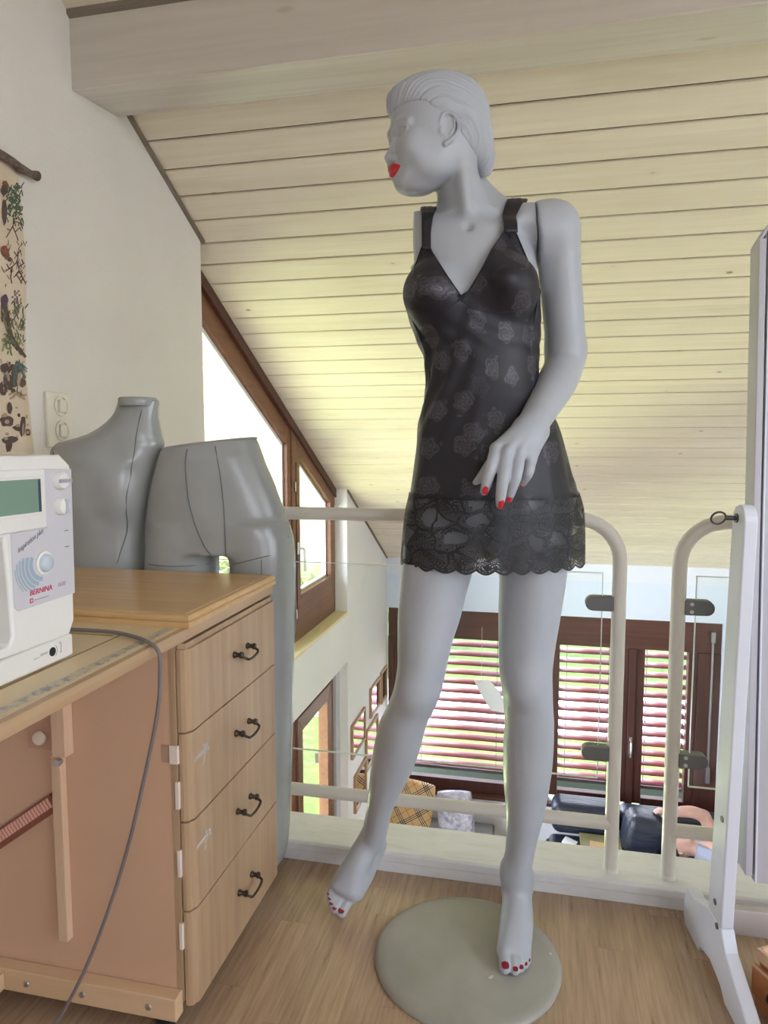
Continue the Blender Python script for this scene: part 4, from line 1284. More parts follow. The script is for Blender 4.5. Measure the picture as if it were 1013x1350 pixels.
def satin_mat():
    m = NT('black_rose_satin')
    uv = m.node('ShaderNodeUVMap').outputs[0]
    mp = m.node('ShaderNodeMapping'); mp.inputs['Scale'].default_value = (1, 1, 1); m.ln(uv, mp.inputs[0]); v = mp.outputs[0]
    vo = m.node('ShaderNodeTexVoronoi', feature='F1', voronoi_dimensions='2D'); vo.inputs['Scale'].default_value = 17.0; vo.inputs['Randomness'].default_value = .85
    m.ln(v, vo.inputs['Vector'])
    dist = vo.outputs['Distance']
    # petals: angle about each blossom's centre bends its rings
    sub = m.node('ShaderNodeVectorMath', operation='SUBTRACT'); m.ln(v, sub.inputs[0]); m.ln(vo.outputs['Position'], sub.inputs[1])
    sep = m.node('ShaderNodeSeparateXYZ'); m.ln(sub.outputs[0], sep.inputs[0])
    ang = m.math('ARCTAN2', sep.outputs[1], sep.outputs[0])
    n1 = m.noise(v, 120, 3, .6)
    pet = m.math('MULTIPLY', m.math('SINE', m.math('ADD', m.math('MULTIPLY', ang, 5.0), m.math('MULTIPLY', dist, 16.0))), .035)
    rim = m.math('ADD', m.math('ADD', dist, pet), m.math('MULTIPLY', m.math('SUBTRACT', n1, .5), .14))
    blossom = m.math('SUBTRACT', 1.0, m.smooth(rim, .31, .36))
    rings = m.math('SINE', m.math('ADD', m.math('ADD', m.math('MULTIPLY', rim, 62.0), m.math('MULTIPLY', ang, 2.0)), m.math('MULTIPLY', n1, 5.0)))
    rings = m.smooth(rings, -.35, .45)
    fl = m.math('MULTIPLY', blossom, m.math('ADD', m.math('MULTIPLY', rings, .75), .25))
    # sprigs between blossoms
    v2 = m.voro(v, 62.0, 'DISTANCE_TO_EDGE')
    leaf = m.math('MULTIPLY', m.math('SUBTRACT', 1.0, m.smooth(m.voro(v, 46.0, 'F1'), .22, .30)), m.math('MULTIPLY', m.smooth(rim, .34, .38), m.math('SUBTRACT', 1.0, m.smooth(rim, .44, .52))))
    fl = m.math('MAXIMUM', fl, m.math('MULTIPLY', leaf, .8))
    pick = m.node('ShaderNodeSeparateColor'); m.ln(vo.outputs['Color'], pick.inputs[0])
    fl = m.math('MULTIPLY', fl, m.smooth(pick.outputs[0], .18, .30))
    m.base(m.mix(fl, rgb8(30, 29, 38), rgb8(70, 66, 73)))
    m.rough(m.math('SUBTRACT', .50, m.math('MULTIPLY', fl, .12)))
    m.b.inputs['Specular IOR Level'].default_value = .45
    m.b.inputs['Sheen Weight'].default_value = .03; m.b.inputs['Sheen Roughness'].default_value = .4
    m.bump(m.noise(v, 900, 2, .5), .04, .0005)
    return m.mat

def lace_mat():
    m = NT('black_scalloped_lace')
    uv = m.node('ShaderNodeUVMap').outputs[0]
    mp = m.node('ShaderNodeMapping'); m.ln(uv, mp.inputs[0]); v = mp.outputs[0]
    wn = m.node('ShaderNodeTexNoise'); wn.inputs['Scale'].default_value = 34; wn.inputs['Detail'].default_value = 1; m.ln(v, wn.inputs[0])
    wsub = m.node('ShaderNodeVectorMath', operation='MULTIPLY_ADD'); m.ln(wn.outputs['Color'], wsub.inputs[0]); wsub.inputs[1].default_value = (.030, .030, 0); m.ln(v, wsub.inputs[2])
    v0 = v; v = wsub.outputs[0]
    nz = m.noise(v, 30, 2, .5)
    # honeycomb net
    net = m.node('ShaderNodeTexVoronoi', feature='DISTANCE_TO_EDGE', voronoi_dimensions='2D'); net.inputs['Scale'].default_value = 320; net.inputs['Randomness'].default_value = .55; m.ln(v, net.inputs[0])
    thread = m.math('LESS_THAN', net.outputs['Distance'], .17)
    # fans: concentric arcs about scattered centres
    vo = m.node('ShaderNodeTexVoronoi', feature='F1', voronoi_dimensions='2D'); vo.inputs['Scale'].default_value = 27; vo.inputs['Randomness'].default_value = .8; m.ln(v, vo.inputs[0])
    d = vo.outputs['Distance']
    sub = m.node('ShaderNodeVectorMath', operation='SUBTRACT'); m.ln(v, sub.inputs[0]); m.ln(vo.outputs['Position'], sub.inputs[1])
    sep = m.node('ShaderNodeSeparateXYZ'); m.ln(sub.outputs[0], sep.inputs[0])
    col = m.node('ShaderNodeSeparateColor'); m.ln(vo.outputs['Color'], col.inputs[0])
    arcs = m.math('GREATER_THAN', m.math('SINE', m.math('MULTIPLY', d, 58.0)), -.15)
    half = m.math('GREATER_THAN', m.math('ADD', sep.outputs[1], m.math('MULTIPLY', sep.outputs[0], m.math('MULTIPLY_ADD', col.outputs[0], 2.4, -1.2))), -.002)
    fan = m.math('MULTIPLY', arcs, half)
    disc = m.math('LESS_THAN', d, .48)
    # leaves and rims
    e2 = m.node('ShaderNodeTexVoronoi', feature='DISTANCE_TO_EDGE', voronoi_dimensions='2D'); e2.inputs['Scale'].default_value = 27; e2.inputs['Randomness'].default_value = .8; m.ln(v, e2.inputs[0])
    rim = m.math('LESS_THAN', e2.outputs['Distance'], m.math('MULTIPLY_ADD', nz, .17, -.030))
    blob = m.math('LESS_THAN', m.voro(v, 75.0, 'F1'), .20)
    open_ = m.math('MULTIPLY', m.math('GREATER_THAN', col.outputs[1], .62), m.math('LESS_THAN', d, .40))      # open windows with plain tulle
    netp = m.math('MULTIPLY', thread, m.math('SUBTRACT', 1.0, open_))
    a = m.math('MAXIMUM', netp, m.math('MULTIPLY', m.math('MULTIPLY', fan, disc), m.math('SUBTRACT', 1.0, open_)))
    a = m.math('MAXIMUM', a, rim)
    a = m.math('MAXIMUM', a, m.math('MULTIPLY', blob, m.math('GREATER_THAN', col.outputs[2], .55)))
    # scalloped borders: cord along the edges
    sp = m.node('ShaderNodeSeparateXYZ'); m.ln(v0, sp.inputs[0])
    sc = m.math('ABSOLUTE', m.math('SINE', m.math('MULTIPLY', sp.outputs[0], 13.0 / .12)))
    hem = m.math('SUBTRACT', sp.outputs[1], m.math('MULTIPLY_ADD', sc, -.0075, LACE_Z0 + .0075))
    cord = m.math('LESS_THAN', m.math('ABSOLUTE', m.math('SUBTRACT', hem, .002)), .0022)
    cord2 = m.math('LESS_THAN', m.math('ABSOLUTE', m.math('SUBTRACT', hem, .0085)), .0010)
    top = m.math('SUBTRACT', m.math('MULTIPLY_ADD', sc, .0065, ZL - .002), sp.outputs[1])
    cord3 = m.math('LESS_THAN', m.math('ABSOLUTE', m.math('SUBTRACT', top, .001)), .0020)
    a = m.math('MAXIMUM', a, m.math('MAXIMUM', cord, m.math('MAXIMUM', cord2, cord3)))
    # centre seam
    seam = m.math('LESS_THAN', m.math('ABSOLUTE', m.math('SUBTRACT', sp.outputs[0], SEAM_U)), .0010)
    a = m.math('MAXIMUM', a, seam)
    out_hem = m.math('GREATER_THAN', hem, 0.0)
    out_top = m.math('GREATER_THAN', top, -.0012)
    alpha = m.math('MULTIPLY_ADD', a, .56, .42)                       # tulle between the threads is sheer
    alpha = m.math('MULTIPLY', alpha, m.math('MULTIPLY', out_hem, out_top))
    m.base(rgb8(20, 20, 26)); m.rough(.55)
    m.ln(alpha, m.b.inputs['Alpha'])
    m.mat.use_transparent_shadow = True
    return m.mat
LACE_Z0 = .7945
th_seam = 1.5 * np.pi + .045
SEAM_U = th_seam * .12
M_SATIN, M_LACE = satin_mat(), lace_mat()
slip_root = None
# satin: from just under the lace seam to the neckline
Z = (ZL - .004) + (zt[:, None] - (ZL - .004)) * vv[None, :]
TH = np.repeat(ths[:, None], NZ, 1)
slip = grid_obj('slip', TH, Z, 0.0, M_SATIN, solid=.0012)
slip['label'] = 'black satin slip with a woven rose pattern'
nz2 = 70
Z2 = LACE_Z0 + (ZL + .006 - LACE_Z0) * np.linspace(0, 1, nz2)[None, :]
# the hem rises a little towards one side
tilt = .008 * np.cos(ths)
Z2 = Z2 + 0 * ths[:, None]
TH2 = np.repeat(ths[:, None], nz2, 1)
lace = grid_obj('lace_hem', TH2, np.repeat(Z2[:1], NTH, 0), .0022, M_LACE)
lace.parent = slip; lace['label'] = 'sheer black scalloped lace hem'

# piping along the neckline, straps and bows
def neck_pts(mask):
    return [Vector(q) for q in garment(ths[mask], zt[mask], .0006)]
def lw(P_): return [Vector(l2w(np.array(q))) for q in P_]
M_RIB = simple('black_satin_ribbon', rgb8(26, 25, 33), .42, noise=.08, nscale=60)
pb = MB(); pts = garment(ths, zt, .0004, folds=False)
pb.tube(lw(pts), .0013, 6, closed=True)
pb.build('piping', M_RIB, slip, smooth=True)
# under-bust seams
for rows in ([(606, 394), (625, 408), (645, 412), (668, 411), (690, 408), (711, 402)], [(606, 394), (590, 408), (572, 414), (556, 413), (541, 407)]):
    A = np.array(rows, float)
    xs_ = np.interp(np.linspace(0, len(A) - 1, 40), np.arange(len(A)), A[:, 0]); ys_ = np.interp(np.linspace(0, len(A) - 1, 40), np.arange(len(A)), A[:, 1])
    out = []
    for x, y in zip(xs_, ys_):
        lo_, hi_ = 1.15, 1.45
        ds = np.linspace(1.24, 1.46, 260)
        pts_ = np.array([LP(x, y, d) for d in ds])
        s_ = dress_sd(pts_[:, 0], pts_[:, 1], pts_[:, 2])
        k = np.argmax(s_ < 0) if (s_ < 0).any() else 200
        out.append(pts_[k] + np.array([0, -.0002, 0]))
    mb = MB(); mb.tube(lw(out), .0010, 6); mb.build('cup_seam', M_RIB, slip, smooth=True)
def body_hit(x, y, d0=1.28, d1=1.5):
    ds = np.linspace(d0, d1, 300); P_ = np.array([LP(x, y, d) for d in ds])
    ii = [np.clip(np.searchsorted(ax, P_[:, k]), 0, len(ax) - 1) for k, ax in enumerate(Fb.ax)]
    v = Fb.F[ii[0], ii[1], ii[2]]
    k = np.argmax(v < 0)
    return ds[k] if (v < 0).any() else None
def strap(x0, z0, x1, zc, dc, w0, w1, zend):
    """ribbon from the cup's tip (x0, z0) over the shoulder (x1) and down the back to zend, laid on the body"""
    rows = []
    for a in np.linspace(200, -40, 60):
        ca, sa = math.cos(math.radians(a)), math.sin(math.radians(a))
        f = np.clip((a - 90) / 90, 0, 1); x = x1 + (x0 - x1) * f; w = w1 + (w0 - w1) * f
        rr = np.linspace(.005, .16, 320)
        best = 0
        for dx in (-.7, 0, .7):
            X_ = np.full(rr.shape, x + dx * w); Y_ = dc + rr * ca; Z_ = zc + rr * sa
            v = np.minimum(body_sd(X_, Y_, Z_), dress_sd(X_, Y_, Z_) if a > 150 else 1.0)
            k = np.argmax(v > 0) if (v > 0).any() else len(rr) - 1
            best = max(best, rr[k])
        q = np.array([x, dc + (best + .0024) * ca, zc + (best + .0024) * sa])
        if (a > 90 and q[2] < z0 - .010) or (a < 90 and q[2] < zend): continue
        rows.append((q, w, np.array([0, ca, sa])))
    P_ = np.array([r[0] for r in rows])
    for _ in range(3): P_[1:-1] = .5 * P_[1:-1] + .25 * (P_[:-2] + P_[2:])
    n, m_ = len(rows), 9; vs, qs = [], []
    for i in range(n):
        for j in range(m_):
            t = j / (m_ - 1) * 2 - 1
            vs.append(P_[i] + np.array([t * rows[i][1], 0, 0]) + rows[i][2] * (.0012 * (1 - t * t) + .0005 * math.sin(9 * t)))
    for i in range(n - 1):
        for j in range(m_ - 1):
            a = i * m_ + j; qs.append((a, a + 1, a + m_ + 1, a + m_))
    o = np_mesh('strap', np.array(vs) - M_ORG, np.array(qs), M_RIB, slip)
    s_ = o.modifiers.new('thickness', 'SOLIDIFY'); s_.thickness = .0016; s_.offset = 0
    return o
dl = body_hit(562, 326) or 1.37; dr_ = body_hit(671, 306) or 1.36
strap(LP(562, 326, dl)[0], LP(562, 328, dl)[2], LP(566, 290, 1.45)[0], LP(565, 322, 1.45)[2], 1.455, .0085, .0165, 1.40)
strap(LP(671, 306, dr_)[0], LP(671, 308, dr_)[2], LP(685, 272, 1.44)[0], LP(680, 302, 1.45)[2], 1.452, .0130, .0195, 1.41)
def bow(x, y, s_):
    d = body_hit(x, y) or 1.4
    ds = np.linspace(1.22, 1.46, 260); P_ = np.array([LP(x, y, q) for q in ds]); v = dress_sd(P_[:, 0], P_[:, 1], P_[:, 2])
    if (v < 0).any(): d = min(d, ds[np.argmax(v < 0)])
    c = LP(x, y, d - .004)
    mb = MB()
    for sg in (1, -1):
        loop = [c + s_ * np.array([sg * a, 0, b]) for a, b in ((0, 0), (.5, .45), (1.0, .55), (1.05, .1), (.6, -.1), (0, 0))]
        mb.tube(lw(loop), s_ * .16, 6)
        mb.tube(lw([c, c + s_ * np.array([sg * .5, -.05, -.7]), c + s_ * np.array([sg * .8, -.05, -1.1])]), s_ * .14, 6)
    mb.lathe([(0, -s_ * .25), (s_ * .25, -s_ * .1), (s_ * .25, s_ * .1), (0, s_ * .25)], Vector(l2w(c)), n=10)
    mb.build('bow', M_RIB, slip, smooth=True)
bow(562, 328, .0072); bow(670, 307, .0078); bow(609, 391, .0075)
# ================================================================ RAILING (two sections of bent white tube with glass infill)
M_RAIL = simple('cream_white_enamel', rgb8(234, 230, 221), .32)
M_CLAMP = simple('dull_steel_clamp', rgb8(120, 122, 124), .42, .7)
M_SCREW = simple('bright_screw', rgb8(205, 205, 205), .3, .9)
M_RGLASS = glass_mat('railing_glass', (.985, 1, .99, 1), 1.0)
M_GEDGE = simple('glass_edge', rgb8(226, 240, 234), .15)
YRL, RT = 1.614, .0158
def railing(label, xpost, xend, sgn, group):
    """sgn = -1: the section runs from its end post towards the left wall; +1: to the right wall"""
    t = thing('railing', label, 'railing', (xpost, YRL, .052), group=group)
    R, zt = .095, .888 - RT
    pts = [(xpost, YRL, .052), (xpost, YRL, zt - R)]
    for k in range(1, 11):
        a = math.pi / 2 * k / 10
        pts.append((xpost + sgn * R * (1 - math.cos(a)), YRL, zt - R + R * math.sin(a)))
    pts += [(xend, YRL, zt)]
    mb = MB(); mb.tube(pts, RT, 20); mb.build('tube_frame', M_RAIL, t, smooth=True)
    mb = MB(); mb.tube([(xpost, YRL, .166), (xend, YRL, .166)], RT * .98, 20); mb.build('lower_rail', M_RAIL, t, smooth=True)
    mb = MB(); mb.lathe([(.0, 0), (RT * 1.12, 0), (RT * 1.12, .006), (RT, .010)], (xpost, YRL, .052), n=24); mb.build('foot_flange', M_RAIL, t, smooth=True)
    gx0 = xpost + sgn * .036; z0, z1 = .272, .752
    lo, hi = min(gx0, xend - sgn * .01), max(gx0, xend - sgn * .01)
    mb = MB(); mb.box(lo, hi, YRL - .003, YRL + .003, z0, z1); g = mb.build('glass_panel', M_RGLASS, t, label='clear glass infill panel')
    e = MB()
    for q in ((lo, hi, z0 - .0004, z0 + .0012), (lo, hi, z1 - .0012, z1 + .0004)): e.box(q[0], q[1], YRL - .0032, YRL + .0032, q[2], q[3])
    ex = gx0; e.box(ex - .0010, ex + .0010, YRL - .0032, YRL + .0032, z0, z1)
    e.build('polished_edge', M_GEDGE, g)
    for z in (.683, .335):
        c = MB(); a0 = xpost + sgn * .012; a1 = xpost + sgn * .060; hz = .0165
        prof = [(a0, z - hz), (a1 - sgn * hz * .2, z - hz)] + [(a1 - sgn * hz * .2 + sgn * hz * 1.0 * math.sin(k / 10 * math.pi), z - hz * math.cos(k / 10 * math.pi)) for k in range(1, 10)] + [(a1 - sgn * hz * .2, z + hz), (a0, z + hz)]
        c.prism([(x, YRL - .013, zz) for x, zz in prof], (0, .026, 0))
        cl = c.build('glass_clamp', M_CLAMP, t, bevel=.002)
        s = MB()
        for zz in (z - .0085, z + .0085):
            s.lathe([(.0, 0), (.0042, 0), (.0042, .0012), (.0024, .0012), (.0024, .0006), (0, .0006)], (xpost + sgn * .026, YRL - .0132, zz), axis=(0, -1, 0), n=16)
        s.build('clamp_screw', M_SCREW if sgn > 0 else M_CLAMP, cl, smooth=True)
    return t
railing('long white tubular railing with glass infill behind the mannequin', .187, XL, -1, 'gallery railing sections')
railing('white tubular railing section on the right partly behind the white stand', .312, 1.9, 1, 'gallery railing sections')

# ================================================================ SEWING CABINET
def oak(name, axis, dark=0, **k):
    return wood(name, rgb8(166 - dark, 134 - dark, 98 - dark), rgb8(184 - dark, 153 - dark, 116 - dark), rgb8(198 - dark, 168 - dark, 131 - dark), axis, .38, along=3, across=55, **k)
M_OAKX, M_OAKY, M_OAKZ = oak('oak_veneer', 'X'), oak('oak_edge', 'Y'), wood('oak_drawer_front', rgb8(160, 131, 102), rgb8(180, 150, 118), rgb8(194, 165, 133), 'Z', .40, along=3, across=55)
M_LIDTOP = wood('honey_oak_top', rgb8(186, 148, 98), rgb8(206, 168, 116), rgb8(220, 184, 134), 'X', .30, along=2.5, across=45)
M_PLY = wood('pale_birch_top', rgb8(212, 188, 146), rgb8(222, 199, 158), rgb8(228, 208, 170), 'Y', .42, along=2, across=24)
M_BOARD = simple('salmon_beige_board', rgb8(208, 170, 140), .55, noise=.03, nscale=2.5)
M_BEECH = wood('beech_rail', rgb8(206, 172, 132), rgb8(216, 184, 146), rgb8(224, 194, 158), 'X', .42, along=3, across=40)
M_BEECHZ = wood('beech_upright', rgb8(206, 172, 140), rgb8(216, 184, 152), rgb8(224, 194, 164), 'Z', .42, along=3, across=40)
M_PEWTER = simple('dark_pewter', rgb8(84, 78, 72), .35, .9)
M_STRIP = NT('perforated_metal_strip')
_v = M_STRIP.coord(); _k = M_STRIP.noise(_v, 75, 4, .7)
M_STRIP.base(M_STRIP.ramp(_k, [(.36, rgb8(138, 130, 116)), (.50, rgb8(196, 186, 168)), (.62, rgb8(212, 196, 166))])); M_STRIP.rough(.4); M_STRIP.b.inputs['Metallic'].default_value = .2
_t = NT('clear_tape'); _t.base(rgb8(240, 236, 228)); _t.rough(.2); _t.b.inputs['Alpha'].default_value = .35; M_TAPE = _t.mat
M_BLACKP = simple('black_rubber', rgb8(28, 28, 32), .55)
M_WHITEP = simple('white_plastic_tab', rgb8(232, 218, 204), .45)

XF, YP, YE, ZB, ZT = -.565, 1.036, 1.432, .052, .711
XBK = -1.20
cab = thing('sewing_cabinet', 'oak sewing cabinet with four drawers at the left, sewing machine on its top', 'cabinet', (-.88, 1.03, 0))
# drawer block
mb = MB()
mb.box(XBK, XF - .024, YP, YP + .016, ZB + .02, ZT); mb.box(XBK, XF - .024, YE - .016, YE, ZB + .02, ZT)
mb.box(XBK, XBK + .012, YP + .016, YE - .016, ZB + .02, ZT); mb.box(XBK, XF - .024, YP + .016, YE - .016, ZB + .02, ZB + .036)
mb.build('side_panel', M_BOARD, cab, bevel=.001, label='salmon beige side of the drawer block')
mb = MB(); mb.box(XF - .034, XF - .022, YP - .0005, YP + .020, ZB + .01, ZT); mb.build('front_edge', M_OAKZ, cab)
zs = [ZT - .006, .549, .391, .229, ZB]
def drawer_front(z0, z1):
    """rounded front with a profiled border: polygon in (x, z) swept along y, softened edges"""
    m = MB(); x0, x1, y0, y1 = XF - .020, XF, YP + .002, YE
    m.box(x0, x1 - .006, y0, y1, z0, z1)
    m.box(x0, x1, y0 + .014, y1 - .004, z0 + .0, z1 - .0)
    return m
for k in range(4):
    z1, z0 = zs[k] - .0015, zs[k + 1] + .0015
    m = MB()
    x0, x1 = XF - .020, XF
    prof = [(YP + .002, x0), (YP + .002, x1 - .013), (YP + .005, x1 - .006), (YP + .012, x1 - .0045), (YP + .015, x1 - .001), (YP + .022, x1), (YE, x1), (YE, x0)]
    zt_k = z1 - (.010 if k == 0 else .0)
    m.prism([(x, y, z0) for y, x in prof], (0, 0, zt_k - z0))
    if k == 0:
        m.prism([(x0, YP + .004, zt_k), (x1 - .001, YP + .020, zt_k), (x1 - .001, YE, zt_k), (x0, YE, zt_k)], (0, 0, .0001))
        m.prism([(x0, YP + .006, zt_k), (x1 - .006, YP + .010, zt_k), (x1 - .006, YE, zt_k), (x0, YE, zt_k)], (0, 0, .010))
    d = m.build('drawer', M_OAKZ, cab, bevel=.0012)
    hz = (z0 + z1) / 2 + .006; hy = 1.252
    h = MB()
    for sy in (-.031, .031):
        h.lathe([(0, 0), (.0062, 0), (.0066, .003), (.0045, .006), (.0045, .012), (.0066, .014), (.006, .019), (0, .020)], (XF, hy + sy, hz), axis=(1, 0, 0), n=16)
    loopp = []
    for j in range(17):
        a = math.pi * j / 16; w_ = min(1.0, 2.4 * math.sin(a))
        loopp.append((XF + .014 + .012 * w_, hy - .031 * math.cos(a), hz - .013 * math.sin(a) ** .7 if 0 < j < 16 else hz))
    h.tube(loopp, .0026, 10)
    h.build('drawer_handle', M_PEWTER, d, smooth=True)
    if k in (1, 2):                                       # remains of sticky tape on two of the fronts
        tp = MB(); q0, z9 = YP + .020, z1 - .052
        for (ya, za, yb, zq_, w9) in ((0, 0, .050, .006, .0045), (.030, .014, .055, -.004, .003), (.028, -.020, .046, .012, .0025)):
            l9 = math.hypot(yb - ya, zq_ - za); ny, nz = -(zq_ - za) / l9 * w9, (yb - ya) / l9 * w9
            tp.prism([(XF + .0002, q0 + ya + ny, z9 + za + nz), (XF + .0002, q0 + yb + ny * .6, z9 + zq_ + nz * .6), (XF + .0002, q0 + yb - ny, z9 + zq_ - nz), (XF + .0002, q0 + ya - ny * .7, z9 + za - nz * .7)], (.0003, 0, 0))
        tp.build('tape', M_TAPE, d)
    # hinge tabs showing beside the fronts
    ht = MB(); zc, hh, wx = [(.512, .016, .015), (.440, .024, .006), (.318, .024, .006), (.185, .024, .006)][k]
    ht.box(XF - .020 - wx, XF - .019, YP - .0035, YP + .003, zc - hh, zc + hh)
    ht.build('hinge_tab', M_WHITEP, cab, bevel=.001)
hp_ = MB(); hp_.box(XF - .050, XF - .036, YP - .0012, YP, .497, .528); hp_.build('hinge_plate', simple('grey_hinge_plate', rgb8(176, 146, 122), .5), cab)
# worktop with its cut-out edge, metal hinge strip, oak lipping
mb = MB(); mb.box(XBK, XF - .012, .30, YE - .005, ZT, .731); mb.build('worktop', M_PLY, cab, bevel=.001, label='pale worktop around the machine')
mb = MB(); mb.box(XF - .012, XF, .30, YE - .002, ZT, .7308); mb.build('worktop_lipping', M_OAKY, cab, bevel=.0015)
mb = MB(); mb.box(XF - .036, XF - .020, .30, 1.040, .731, .7316); mb.build('hinge_strip', M_STRIP.mat, cab, label='worn metal strip let into the worktop')
gr = MB()
M_GROOVE = simple('dark_groove', rgb8(146, 118, 78), .7)
gr.box(XF - .215, XF - .085, .985, .988, .7305, .7313); gr.box(XF - .215, XF - .095, .972, .975, .7305, .7313); gr.box(XF - .085, XF - .082, .30, .985, .7305, .7313)
gr.build('cutout_joint', M_GROOVE, cab)
# raised oak flap over the drawers, with moulded edge
mb = MB()
y0, y1 = 1.040, 1.436
prof = [(y0 + .010, .752), (y0 + .004, .7515), (y0 + .001, .748), (y0 + .001, .743), (y0 + .004, .7415), (y0, .738), (y0, .7312)]
def ring(ins, z): return [(XBK + ins, y0 + ins, z), (XF + .004 - ins, y0 + ins, z), (XF + .004 - ins, y1 - ins, z), (XBK + ins, y1 - ins, z)]
rows = [ring(0, .7312), ring(0, .7385), ring(.0030, .7405), ring(.0012, .7425), ring(.0012, .747), ring(.004, .751), ring(.011, .7518), ring(.0135, .7500), ring(.0155, .752)]
V_, F_ = [], []
for r_ in rows: V_ += r_
for i in range(len(rows) - 1):
    for j in range(4):
        F_.append((i * 4 + j, i * 4 + (j + 1) % 4, (i + 1) * 4 + (j + 1) % 4, (i + 1) * 4 + j))
F_.append((3, 2, 1, 0)); n_ = (len(rows) - 1) * 4; F_.append((n_, n_ + 1, n_ + 2, n_ + 3))
mb.add(V_, F_); mb.build('top_flap', M_LIDTOP, cab, label='raised honey oak flap with moulded edge')
# kneehole: upright batten, bracket plate with knob, toothed spring strap, bottom rail with screws, foot beam, castor
mb = MB(); mb.box(-.822, -.803, YP - .016, YP - .0005, .150, .497); mb.box(-.812, -.786, YP - .024, YP - .0005, .497, .711)
mb.build('batten', M_BEECHZ, cab, bevel=.0012)
mb = MB(); mb.box(-.875, -.812, YP - .006, YP - .0005, .500, .640)
pl = mb.build('bracket', simple('rosy_bracket', rgb8(196, 154, 128), .5), cab)
mb = MB(); mb.lathe([(0, 0), (.012, 0), (.013, .004), (.011, .009), (.006, .011), (0, .0115)], (-.847, YP - .006, .522), axis=(0, -1, 0), n=20); mb.build('knob', simple('ivory_knob', rgb8(226, 208, 186), .35), pl, smooth=True)
mb = MB(); mb.cyl((-.802, YP - .026, .487), (-.802, YP - .016, .487), .006, 14); mb.build('screw', M_SCREW, cab, smooth=True)
a, b = Vector((-.826, YP - .006, .405)), Vector((-1.05, YP - .006, .245))
dv = (b - a).normalized(); nv = Vector((dv.z, 0, -dv.x))
mb = MB(); mb.prism([a + nv * .016, a - nv * .016, b - nv * .016, b + nv * .016], (0, .0055, 0)); sp_ = mb.build('spring_strap', simple('rust_brown_strap', rgb8(140, 82, 62), .5), cab)
mb = MB()
for i in range(34):
    c = a + dv * (.010 + i * .0078)
    for s_ in (-1, 1):
        p0 = c + nv * (.0045 * s_ + .0035); 
        mb.prism([p0 - dv * .0028 + nv * .0045, p0 + dv * .0016 + nv * .0045, p0 + dv * .0028 - nv * .0045, p0 - dv * .0016 - nv * .0045], (0, -.0022, 0))
mb.build('strap_teeth', simple('pink_teeth', rgb8(232, 178, 158), .45), sp_, recalc=True)
mb = MB(); mb.box(-1.16, -.588, YP - .026, YP - .0005, .044, .086)
rl = mb.build('bottom_rail', M_BEECH, cab, bevel=.002)
for xs in (-.885, -.770, -.640):
    m = MB(); m.lathe([(0, 0), (.0058, 0), (.0052, .0022), (.002, .0030), (0, .0030)], (xs, YP - .026, .064), axis=(0, -1, 0), n=18); m.build('screw', M_SCREW, rl, smooth=True)
mb = MB(); mb.box(-1.02, -.930, .45, YP - .027, .048, .080); mb.build('foot_beam', M_BEECH, cab, bevel=.002)
for cx_, cy_ in ((-.632, YP + .015), (-.632, 1.38), (-1.12, 1.38), (-1.12, YP + .05), (-.975, .52)):
    m = MB(); m.cyl((cx_, cy_, .040), (cx_, cy_, .052 if cy_ > 1 else .049), .014, 16)
    cs = m.build('castor', M_SCREW, cab, smooth=True)
    m = MB()
    for s_ in (-1, 1):
        m.lathe([(0, -.009), (.014, -.009), (.0195, -.005), (.0195, .005), (.014, .009), (0, .009)], (cx_ + .006, cy_ + s_ * .011, .0197), axis=(0, 1, 0), n=24)
    m.box(cx_ - .010, cx_ + .016, cy_ - .003, cy_ + .003, .02, .041)
    m.build('castor_wheel', M_BLACKP, cs, smooth=True)
# far end of the cabinet towards the photographer (left edge of the picture)
mb = MB(); mb.box(XBK, -.90, .32, .336, .052, ZT); mb.build('end_panel', M_BOARD, cab)

# ================================================================ SEWING MACHINE
M_MWHITE = simple('ivory_white_plastic', rgb8(232, 230, 224), .32)
M_MGREY = simple('pale_grey_panel', rgb8(206, 204, 208), .38)
M_MBLUE = simple('grey_blue_print', rgb8(160, 176, 190), .4)
M_RED = simple('carmine_print', rgb8(200, 44, 84), .4)
M_INK = simple('grey_print', rgb8(120, 118, 128), .5)
MX, MZ0, MZ1 = -.653, .7325, 1.007
mac = thing('sewing_machine', 'white computerised sewing machine with a green screen on the oak cabinet', 'sewing machine', (-.74, .70, .7325))
def YZp(pts, x0, x1, mbx): mbx.prism([(x0, y, z) for y, z in pts], (x1 - x0, 0, 0))
mb = MB()
# right-hand column and arm in one outline, seen from the front (y to the right, z up); chamfered upper corner, waist above the base
col = [(.62, .768), (.862, .762), (.874, .782), (.880, 1.000), (.8775, 1.007), (.858, 1.0215), (.45, 1.0215), (.45, .918), (.745, .918), (.750, .84), (.752, .79), (.745, .778), (.62, .776)]
YZp(col, MX, MX - .165, mb)
mb.build('body', M_MWHITE, mac, bevel=.006, seg=3, smooth=True)
mb = MB(); mb.box(MX - .17, MX + .004, .40, .864, MZ0, .765); mb.build('base', M_MWHITE, mac, bevel=.004, seg=3, smooth=True)
mb = MB(); mb.box(MX - .165, MX - .01, .44, .48, .765, .92); mb.build('head_housing', M_MWHITE, mac, bevel=.006)
xf = MX + .0002
mb = MB(); YZp([(.756, .922), (.756, .826), (.762, .820), (.8755, .8215), (.8785, 1.001), (.822, 1.003), (.822, .922)], xf, xf + .0012, mb)
pn = mb.build('control_panel', M_MGREY, mac, bevel=.0006)
mb = MB(); mb.box(xf, xf + .0035, .55, .8205, .923, 1.003); bz = mb.build('screen_bezel', M_MWHITE, mac, bevel=.003, seg=3, smooth=True)
mb = MB(); mb.box(xf + .0035, xf + .0050, .58, .8125, .942, .9935); mb.build('screen_rim', M_MWHITE, bz, bevel=.0015)
M_LCD = simple('green_lcd', rgb8(130, 156, 138), .18)
